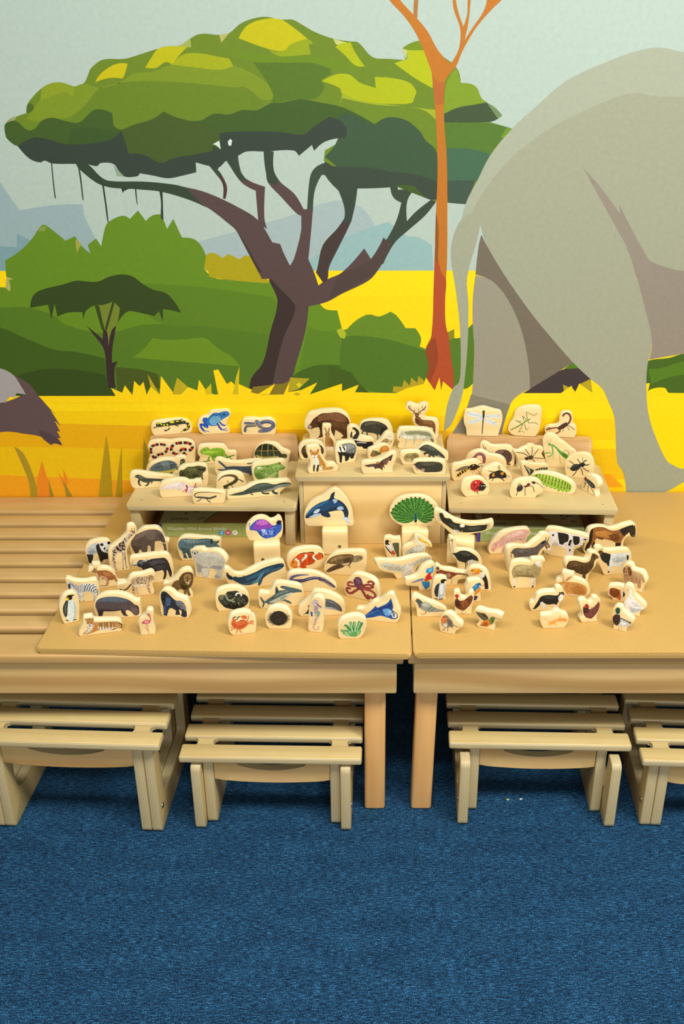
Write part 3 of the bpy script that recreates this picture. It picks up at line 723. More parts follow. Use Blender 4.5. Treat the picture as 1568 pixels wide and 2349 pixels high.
stool((1474, 1744), PX4, Z4, .372, .30, 0, 'fourth stool from the left, cut off by the right edge of the photo', .018)

# ------------------------------------------------------------------ crumbs on the carpet
for x, y, m, lab in ((1164, 1835, flat('yellow_paper', 'c8d060'), 'tiny yellow scrap on the carpet under the third stool'), (1194, 1834, flat('pale_paper', 'd8dccc'), 'tiny white scrap on the carpet under the third stool')):
    bm = bmesh.new(); bmesh.ops.create_icosphere(bm, subdivisions=2, radius=.0026)
    for v in bm.verts: v.co.z *= .45; v.co.x *= 1.2 + .4 * math.sin(v.co.y * 900)
    g = on_z(x, y, 0); tag(link_mesh('paper_scrap', bm, m, None, Matrix.Translation((g.x, g.y, .0012))), lab, 'scrap', 'scraps on the carpet')

# ------------------------------------------------------------------ printed wooden animal blocks
CR = {'A1': (290, 915), 'A2': (680, 915), 'A3': (1010, 915), 'B1': (130, 1180), 'B2': (480, 1180), 'B3': (840, 1180), 'B4': (1120, 1180)}
SURF = {'M': (ZM, None), 'L': (ZL, 'on the left stand'), 'R': (ZR, 'on the right stand'), 'C': (ZC, 'on the middle box'),
        'PL': (ZPL, 'on the left plank'), 'PR': (.6, 'on the right plank'), 'P': (ZPO, 'on a support block')}
KP, TH, BEV = 1.0, .0165, .0013
GROUP = 'printed wooden animal blocks'
def block_body(outline):
    """rounded slab: front ring, full ring, back rings"""
    P = outline; n = len(P)
    nr = []
    for i in range(n):
        a, b = P[i] - P[i - 1], P[(i + 1) % n] - P[i]
        t = (a.normalized() + b.normalized()); t = t.normalized() if t.length > 1e-6 else b.normalized()
        nr.append(Vector((t.y, -t.x)))
    ar = sum(P[i - 1].x * P[i].y - P[i].x * P[i - 1].y for i in range(n))
    sg = -1 if ar > 0 else 1
    bm = bmesh.new(); rings = []
    for off, y in ((BEV, 0), (BEV * .3, BEV * .3), (0, BEV), (0, TH - BEV), (BEV * .3, TH - BEV * .3), (BEV, TH)):
        rings.append([bm.verts.new((P[i].x + nr[i].x * sg * off, y, P[i].y + nr[i].y * sg * off)) for i in range(n)])
    for r0, r1 in zip(rings, rings[1:]):
        for i in range(n):
            bm.faces.new((r0[i], r0[(i + 1) % n], r1[(i + 1) % n], r1[i]))
    for r in (rings[0], rings[-1]):
        for t in tessellate_polygon([[v.co.copy() for v in r]]):
            try: bm.faces.new([r[i] for i in t])
            except ValueError: pass
    return bm
def build_block(head, lines):
    name, crop, surf, base, lab = head.split('|')
    ox, oy = CR[crop]; zs, where = SURF[surf]
    def px(s):
        x, y = map(float, s.split(',')); return ox + x / 4, oy + y / 4
    p0, p1 = [on_z(*px(s), zs) for s in base.split()]
    d = (p1 - p0); L = d.length; d.normalize(); nrm = Vector((d.y, -d.x, 0))     # towards the camera
    o0 = (p0 + p1) / 2
    q0, q1 = [px(s) for s in base.split()]
    sc = L / (4 * math.hypot(q1[0] - q0[0], q1[1] - q0[1]))
    def loc(s):
        w = on_plane(*px(s), p0, nrm) - o0; return Vector((w.dot(d), w.z))
    def pts(r): return [loc(s) for s in r.split()]
    rng = random.Random(name)
    outl = None; pr = Print(None, KP)
    for ln in lines:
        op, rest = ln.split(' ', 1)
        if op == 'O':
            raw = pts(rest)
            for q in raw:
                if q.y < .0022: q.y = 0.0
            outl = sub(raw, True, 62, 4)
            for q in outl:
                if q.y < 0.0003: q.y = 0.0
            continue
        col, r = rest.split(' ', 1)
        if op == 'f':
            q = pts(r); pr.fill(q, col)
            ar = abs(sum(q[i - 1].x * q[i].y - q[i].x * q[i - 1].y for i in range(len(q)))) / 2 / (sc * sc)
            if ar > 900:     # fur and skin texture of the printed photo
                xs = [v.x for v in q]; ys = [v.y for v in q]; y0, y1 = min(ys), max(ys); base_c = lin(col); m = 0
                want = int(min(150, ar / 55))
                for _ in range(want * 4):
                    v = Vector((rng.uniform(min(xs), max(xs)), rng.uniform(y0, y1)))
                    if not inside(v, q): continue
                    t = (v.y - y0) / (y1 - y0); kf = (.66 + .52 * t) * rng.uniform(.82, 1.22)
                    an = rng.uniform(-.7, .15) if xs[0] < v.x else rng.uniform(-.4, .4); l = rng.uniform(5, 12) * sc
                    e = Vector((v.x + l * math.cos(an), v.y + l * math.sin(an)))
                    if not inside(e, q): continue
                    wd = rng.uniform(2.2, 4.5) * sc
                    pr.strip([v, e], wd, wd * .4, [[min(.95, c * kf) for c in base_c[:3]] + [1.0]]); pr.n -= 1; m += 1
                    if m >= want: break
                pr.n += 1
        elif op[0] == 's': pr.strip(pts(r), float(op[1:]) * sc, float(op[1:]) * sc, [col])
        elif op[0] == 't':
            a, b = op[1:].split('-'); pr.strip(pts(r), float(a) * sc, float(b) * sc, [col])
        elif op[0] == 'b':
            a, b = op[1:].split(','); pr.strip(pts(r), float(a) * sc, float(a) * sc, col.split(','), float(b) * sc)
        elif op[0] == 'd':
            for q in pts(r): pr.dot(q, float(op[1:]) * sc, col)
            pr.n += 1
        elif op[0] == 'c':
            a, b = op[1:].split(','); poly = pts(r); m = 0; R_ = float(b) * sc
            xs = [q.x for q in poly]; ys = [q.y for q in poly]
            for _ in range(4000):
                q = (rng.uniform(min(xs), max(xs)), rng.uniform(min(ys), max(ys)))
                if inside(q, poly):
                    pr.dot(q, R_ * rng.uniform(.6, 1.25), col, 6, rng.uniform(.45, .9), rng.uniform(0, 3.1)); m += 1
                    if m >= int(a): break
            pr.n += 1
        elif op[0] == 'u':       # spines: u<n>,<w> col centre rx,ry inner
            a, b = op[1:].split(','); cs, rr, inn = r.split(); c = loc(cs); rx, ry = map(float, rr.split(',')); n = int(a)
            for i in range(n):
                an = 2 * math.pi * (i + rng.uniform(-.3, .3)) / n; k = rng.uniform(.8, 1.08)
                e = Vector((c.x + rx * sc * k * math.cos(an), c.y + ry * sc * k * math.sin(an)))
                pr.strip([c.lerp(e, float(inn)), e], float(b) * sc, float(b) * sc * .35, [col]); pr.n -= 1
            pr.n += 1
        elif op[0] == 'y':       # feathers from the first point to the others
            q = pts(r); R_ = float(op[1:]) * sc
            for e in q[1:]:
                pr.strip([q[0].lerp(e, .25), e], R_ * .6, R_, [col]); pr.n -= 1
            pr.n += 1
    o = link_mesh(name, block_body(outl), M['block'], None, Matrix(((d.x, -nrm.x, 0, o0.x), (d.y, -nrm.y, 0, o0.y), (0, 0, 1, zs + .0002), (0, 0, 0, 1))), smooth=.7)
    tag(o, lab, 'toy block', GROUP)
    pr.build('printed_picture', M['print'], o)
    return o
def build_all(txt):
    head = None; lines = []
    for ln in txt.strip().splitlines():
        ln = ln.strip()
        if not ln: continue
        if ln[0] == '@':
            if head: build_block(head, lines)
            head, lines = ln[1:], []
        else: lines.append(ln)
    if head: build_block(head, lines)
build_all('''
@salamander_block|A1|PL|258,339 588,311|wooden block printed with a black and yellow fire salamander
O 226,270 232,235 255,212 320,200 400,192 480,180 540,184 580,205 598,245 600,285 588,310 560,314 420,327 300,337 262,339 240,318
s9 2b2d25 300,250 268,260 246,268
s11 2b2d25 385,250 396,268 368,290 345,292
s8 2b2d25 365,290 350,280
s10 2b2d25 440,236 462,246 480,248
s9 2b2d25 495,195 512,182
f 2d3029 270,232 280,220 300,216 340,222 400,205 450,196 500,193 550,207 574,225 583,255 562,285 522,300 498,308 515,285 548,265 558,247 540,230 480,237 430,242 350,252 300,258 275,250
f e4d71d 276,228 298,217 300,226 288,236
f e4d71d 335,240 352,228 350,245 340,250
f e4d71d 393,214 412,204 442,208 432,220 405,222
f e4d71d 452,203 480,198 478,210 456,212
f e4d71d 500,196 520,200 520,208 505,206
f e4d71d 540,206 560,212 556,222 542,214
f e4d71d 548,268 568,258 560,275 545,280
d8 e4d71d 320,234 375,236 396,260 310,222 515,296 572,240
@blue_frog_block|A1|PL|712,328 938,315|wooden block printed with a bright blue poison frog
O 652,250 655,215 670,188 700,168 742,152 772,118 802,108 870,100 930,97 948,108 956,135 948,165 935,190 922,220 926,245 944,285 948,303 938,315 820,322 714,328 690,318 668,295
f 2457b0 700,180 722,172 745,176 752,240 748,272 720,262 700,250 708,228 698,205
s20 2450a8 745,262 695,236 680,235 688,265 712,295
s8 2450a8 712,292 760,302
s8 2450a8 712,292 722,312
f 2f72b4 735,218 744,182 772,150 800,130 850,128 880,118 915,114 941,128 940,152 905,172 872,195 842,216 830,240 800,250 765,246 742,235
f 6fabd0 765,190 800,162 855,160 865,188 838,226 800,242 770,228
s18 2146a6 832,222 850,255 875,286
s8 2146a6 872,284 932,293
s8 2146a6 878,284 922,272
s15 2752b4 850,208 880,238 905,245
s6 2752b4 900,244 918,234
d5 16242f 786,152 806,145 828,150 850,140 818,168 798,178 845,170 868,150 775,170 835,186 815,190 860,170
d4 2f6a98 790,200 810,210 830,205 780,220 820,228 800,225
d9 131c22 895,144
@caecilian_block|A1|PL|1074,330 1356,328|wooden block printed with a knotted grey caecilian
O 1052,258 1056,215 1070,190 1098,180 1180,180 1212,187 1260,180 1310,180 1345,197 1366,225 1370,265 1366,308 1356,327 1200,329 1074,330 1058,312
t26-28 5b5e72 1088,306 1090,275 1110,250 1150,245 1200,240
t22-34 60637a 1078,224 1120,224 1165,230 1200,225
s36 585b72 1192,214 1208,240 1240,268 1290,280 1335,264 1346,235 1320,214 1270,210 1232,225
s30 63667c 1340,258 1305,288 1255,298 1208,300
s30 6c7088 1182,214 1200,208 1215,225 1232,252
s6 c9b14c 1082,234 1140,240 1185,238
s6 c9b14c 1178,215 1190,238 1222,268 1250,278
s6 c9b14c 1106,258 1100,285
s5 c9b14c 1215,308 1250,306
s6 a0a4ba 1205,205 1225,235 1260,262
s5 9a9eb4 1250,204 1310,204 1344,228
d4 16181f 1090,220
@coral_snake_block|A1|L|212,594 622,580|wooden block printed with a red black and cream banded coral snake
O 195,425 215,397 260,385 330,382 400,387 450,378 530,374 590,387 618,410 630,450 632,560 626,579 400,588 212,594 203,560 213,540 216,500 205,470
b25,19 c03a33,2b2522,d8c9a2,2b2522 258,556 240,520 224,482 232,440 270,422 320,418 358,428 374,456 360,486 330,505 292,514 262,548
b28,21 c03a33,2b2522,d8c9a2,2b2522 548,522 520,492 496,476 520,460 562,472 598,462 600,428 565,406 510,404 450,412 416,440 412,475 440,502 480,515
@chameleon_block|A1|L|670,600 1002,588|wooden block printed with a green chameleon on a twig
O 652,485 660,442 685,428 740,422 830,422 890,428 920,457 940,482 990,484 1010,500 1006,560 1002,587 820,594 668,600 664,575 674,540 656,510
t14-8 2f6a2a 895,545 945,530 992,516
s10 3f6a22 664,580 720,576 770,566
t18-5 5d9428 890,500 920,525 955,545 980,562
s16 6f9f2a 760,528 752,555 738,576
s16 669628 785,540 800,560 812,574
s15 669628 888,522 905,545
f 82b02e 670,480 690,462 722,446 750,446 764,465 800,452 850,450 885,460 905,490 906,520 880,532 830,540 790,545 765,522 740,515 700,508 680,498
f a9cc4e 688,488 740,478 800,478 870,484 800,496 740,500
f 6d9a26 770,520 800,510 870,512 900,505 880,530 830,540 790,543
d8 3a4a16 716,474
d3 c8dc80 716,474
c40,4 6a9824 770,470 860,455 900,490 890,525 800,535
@tortoise_block|A1|L|1182,566 1480,590|wooden block printed with a tortoise walking right
O 1166,502 1180,452 1210,422 1260,404 1320,404 1370,418 1420,462 1468,483 1494,503 1490,540 1480,589 1330,578 1182,566 1168,535
f 6b6b42 1355,490 1410,495 1405,560 1358,570
f 5c5c38 1210,530 1260,540 1262,565 1215,560
f 4c4e38 1405,510 1440,504 1466,510 1474,528 1455,545 1410,540
f 3a4230 1174,500 1195,455 1230,422 1285,412 1340,425 1385,460 1420,500 1440,530 1400,546 1300,555 1200,546 1180,522
f b5a760 1188,512 1240,528 1300,532 1390,526 1404,546 1300,558 1208,546
f 272c20 1218,440 1240,424 1235,470 1205,478
f 272c20 1258,422 1296,418 1290,468 1250,472
f 272c20 1310,424 1338,430 1340,468 1304,468
f 272c20 1354,440 1382,464 1376,476 1352,472
s5 a8995a 1250,418 1238,475 1242,540
s5 a8995a 1300,414 1296,470 1300,548
s5 a8995a 1345,430 1346,474 1362,540
s5 a8995a 1198,472 1260,478 1330,474 1395,476
d4 16180f 1458,520
@terrapin_block|A1|L|192,700 552,684|wooden block printed with a striped terrapin stretching its neck
O 182,642 200,607 245,577 330,552 430,550 465,532 528,532 552,550 558,600 553,683 370,692 191,699
f 3d4d36 382,650 440,648 424,680 408,696 388,680
f 5d6d72 205,656 240,610 300,580 370,565 430,575 465,605 455,640 380,655 300,670
f b9b14c 212,660 300,666 400,653 455,638 440,664 380,680 300,684 228,673
f 4c5a5c 245,612 300,585 320,625 270,648
f 6c7c80 320,580 380,570 400,610 335,622
f 4a585a 400,575 440,585 450,625 405,640
s4 8a989a 235,620 310,604 440,590
s4 3a4648 300,585 325,630 330,660
s4 3a4648 385,570 405,615 402,645
f 46503c 450,642 490,602 494,565 514,549 535,560 535,595 505,630 470,652
s5 d6cd6c 500,572 524,600
s4 d6cd6c 482,628 520,600 534,575
s4 d6cd6c 462,645 500,612
d5 1a1c14 508,560
s5 c5bd58 395,660 425,668
s5 c5bd58 240,668 300,676 370,670
@toad_block|A1|L|487,820 738,801|wooden block printed with a dark warty toad
O 470,692 478,647 510,622 570,607 650,600 718,602 738,617 750,680 747,770 737,800 610,812 484,820 470,765
f 8b8559 630,680 700,678 700,720 650,724
f 50532f 482,690 490,658 525,650 560,625 610,622 660,613 700,620 730,630 726,660 700,680 690,700 660,725 600,732 540,732 490,715
f 3c3f26 600,690 650,690 660,730 612,735
f 3c3f26 498,662 540,690 525,720 488,712
s10 50532f 685,680 692,715 690,748
s7 3c3f26 690,716 708,742
f 6b6c40 560,640 620,635 640,660 580,670
c46,5 30331d 495,670 560,630 650,625 700,640 650,690 550,720
c20,4 7a7a4c 495,670 560,630 650,625 700,640 650,690 550,720
f 2a2c1c 660,640 720,640 722,656 668,656
d7 18180f 664,634
@gharial_block|A1|L|832,708 1240,700|wooden block printed with an open mouthed grey crocodile behind the green frog
O 808,602 812,562 835,548 870,551 930,573 1000,581 1100,572 1200,562 1240,567 1248,640 1240,700 1040,704 832,708 812,662
t14-4 46525e 1105,596 1150,590 1185,586
s16 38444f 1130,665 1138,700 1120,706
s12 38444f 1010,655 1000,680
f 404d5a 908,625 980,618 1080,620 1165,612 1165,690 1120,690 1060,672 980,656 905,665 862,660 835,650 838,644 900,645 912,630
f 46535f 840,568 860,574 900,606 928,630 908,642 868,604 842,580
f d8cba2 850,644 900,630 868,604 880,625
c40,4 27313b 930,630 1080,625 1150,640 1140,680 1000,650
s4 7d8892 930,650 1020,660 1120,685
d4 d8cba2 905,612
@green_frog_block|A1|L|1188,776 1466,744|wooden block printed with a speckled green frog
O 1152,652 1165,604 1210,578 1300,568 1380,562 1440,562 1474,577 1480,640 1472,735 1464,744 1320,760 1186,775 1168,742
f 7d9c4a 1170,650 1190,620 1250,610 1310,605 1370,590 1400,582 1420,600 1456,625 1440,650 1400,660 1390,700 1370,722 1300,720 1240,742 1200,735 1172,700
f cad9ac 1194,625 1240,625 1260,642 1202,650
f 5c7c36 1172,680 1230,690 1260,725 1222,742 1190,725
f a7bd78 1260,680 1330,690 1380,660 1370,712 1300,718
f 92b05a 1330,620 1400,604 1440,625 1400,645 1340,650
c52,5 3c5a20 1180,640 1300,610 1370,620 1390,690 1240,735 1180,700
c24,4 c3d48c 1180,640 1300,610 1370,620 1390,690 1240,735 1180,700
s14 6a8a3e 1385,690 1382,722 1360,728
d10 1e260f 1406,592
d4 b9a54a 1406,592
s4 4a6a2a 1400,640 1430,640 1455,626
@komodo_block|A1|L|78,828 462,796|wooden block printed with a black monitor lizard flicking its tongue
O 30,707 40,682 75,670 130,670 200,683 300,698 400,708 466,716 470,760 462,797 260,813 86,828 55,812 35,762
t24-12 3d4034 124,738 112,768 132,800
t22-12 3d4034 200,758 196,785 170,800
t16-8 3d4034 236,752 230,782
t16-8 3d4034 308,745 322,775
f 44483c 80,705 110,695 140,706 180,725 250,730 330,735 392,738 388,748 310,756 250,756 220,766 160,766 125,746 100,728 80,720
f 5c6150 110,700 150,715 200,732 150,735 115,720
c30,4 2a2d24 120,710 180,730 320,738 300,752 170,758
d4 14150f 98,704
s3 6a5a4a 80,716 66,722
@axolotl_block|A1|L|332,908 690,889|wooden block printed with a pale pink axolotl with red gills
O 302,822 305,792 330,767 400,747 480,737 540,742 590,762 640,747 678,752 694,775 699,830 690,889 500,898 330,907 310,880
f dcccc8 312,826 360,795 430,770 490,760 540,770 590,800 640,800 660,812 650,852 602,880 560,860 520,838 450,826 380,830
f ebe0dc 340,812 430,776 500,768 470,790 390,812
s12 cdb2aa 500,826 480,836 472,830
s10 cdb2aa 545,860 515,868
t16-8 a02a38 545,792 558,822 540,852
t12-6 a83040 558,828 530,832
t16-8 a83040 638,775 622,812
t10-6 9a2c38 612,815 655,806
s8 b8444e 512,852 545,838
s7 b8444e 560,840 545,862
f e4d2ce 560,825 620,815 650,840 605,874 570,860
d4 2a1a1a 590,846
@newt_block|A1|L|842,852 1084,827|wooden block printed with a curled brown newt
O 825,792 830,732 855,697 910,680 980,672 1038,680 1073,702 1094,760 1092,802 1083,826 960,840 842,852 827,832
t6-32 5f4c33 838,757 880,716 940,702 992,712 1014,738
t34-28 3e4027 1016,730 988,764 940,786 895,812
f 3a3b24 884,800 905,792 930,800 925,825 895,826
s9 4a4028 1018,738 1050,748 1065,764
s5 4a4028 1050,746 1076,758
s9 4a4028 958,785 978,818
s8 4a4028 935,768 922,748
s10 4a4028 930,815 955,828
s6 b39c48 915,788 975,756
c18,4 23241a 900,800 990,745 1010,730 970,790
d4 15150e 900,802
@alligator_block|A1|L|936,925 1412,886|wooden block printed with a long dark alligator
O 922,882 935,852 1000,837 1080,817 1150,782 1240,762 1330,752 1420,747 1488,744 1513,762 1512,787 1470,807 1432,837 1408,862 1412,885 1180,905 936,925 923,910
s18 3a463f 1240,850 1258,866 1310,868
s14 333e38 1130,862 1160,884
s24 3a463f 1342,830 1350,858 1388,870
f 3d4a43 933,886 1000,866 1070,848 1120,820 1200,780 1280,771 1360,785 1430,768 1500,771 1508,785 1480,802 1400,816 1340,842 1280,852 1200,856 1130,870 1050,885
f 83887a 1395,793 1500,786 1480,800 1400,815 1340,838 1215,853 1340,818
f 55625a 1120,830 1200,790 1280,780 1350,793 1280,800 1180,826
c60,4 232c27 1000,872 1120,830 1200,790 1340,790 1330,820 1200,840 1050,875
s4 c2c2ae 1420,790 1500,782
d5 14180f 1440,772
@lizard_block|A1|L|632,965 882,960|wooden block printed with a small black lizard with a curled tail
O 600,892 605,857 625,840 700,837 800,844 880,852 904,869 907,905 896,940 882,960 760,963 632,965 612,940
t3-9 33352f 880,870 800,862 720,858 655,862 628,876 626,892 645,906
t14-24 3a3c38 640,903 700,906 760,914
t22-14 3f413c 755,914 800,902 826,890
s6 2f302c 690,912 672,928 640,942
s5 2f302c 672,928 660,944
s7 2f302c 738,918 752,940 776,950
s5 2f302c 752,938 768,932
s4 8d8f86 680,902 780,906
d3 111 815,893
''')
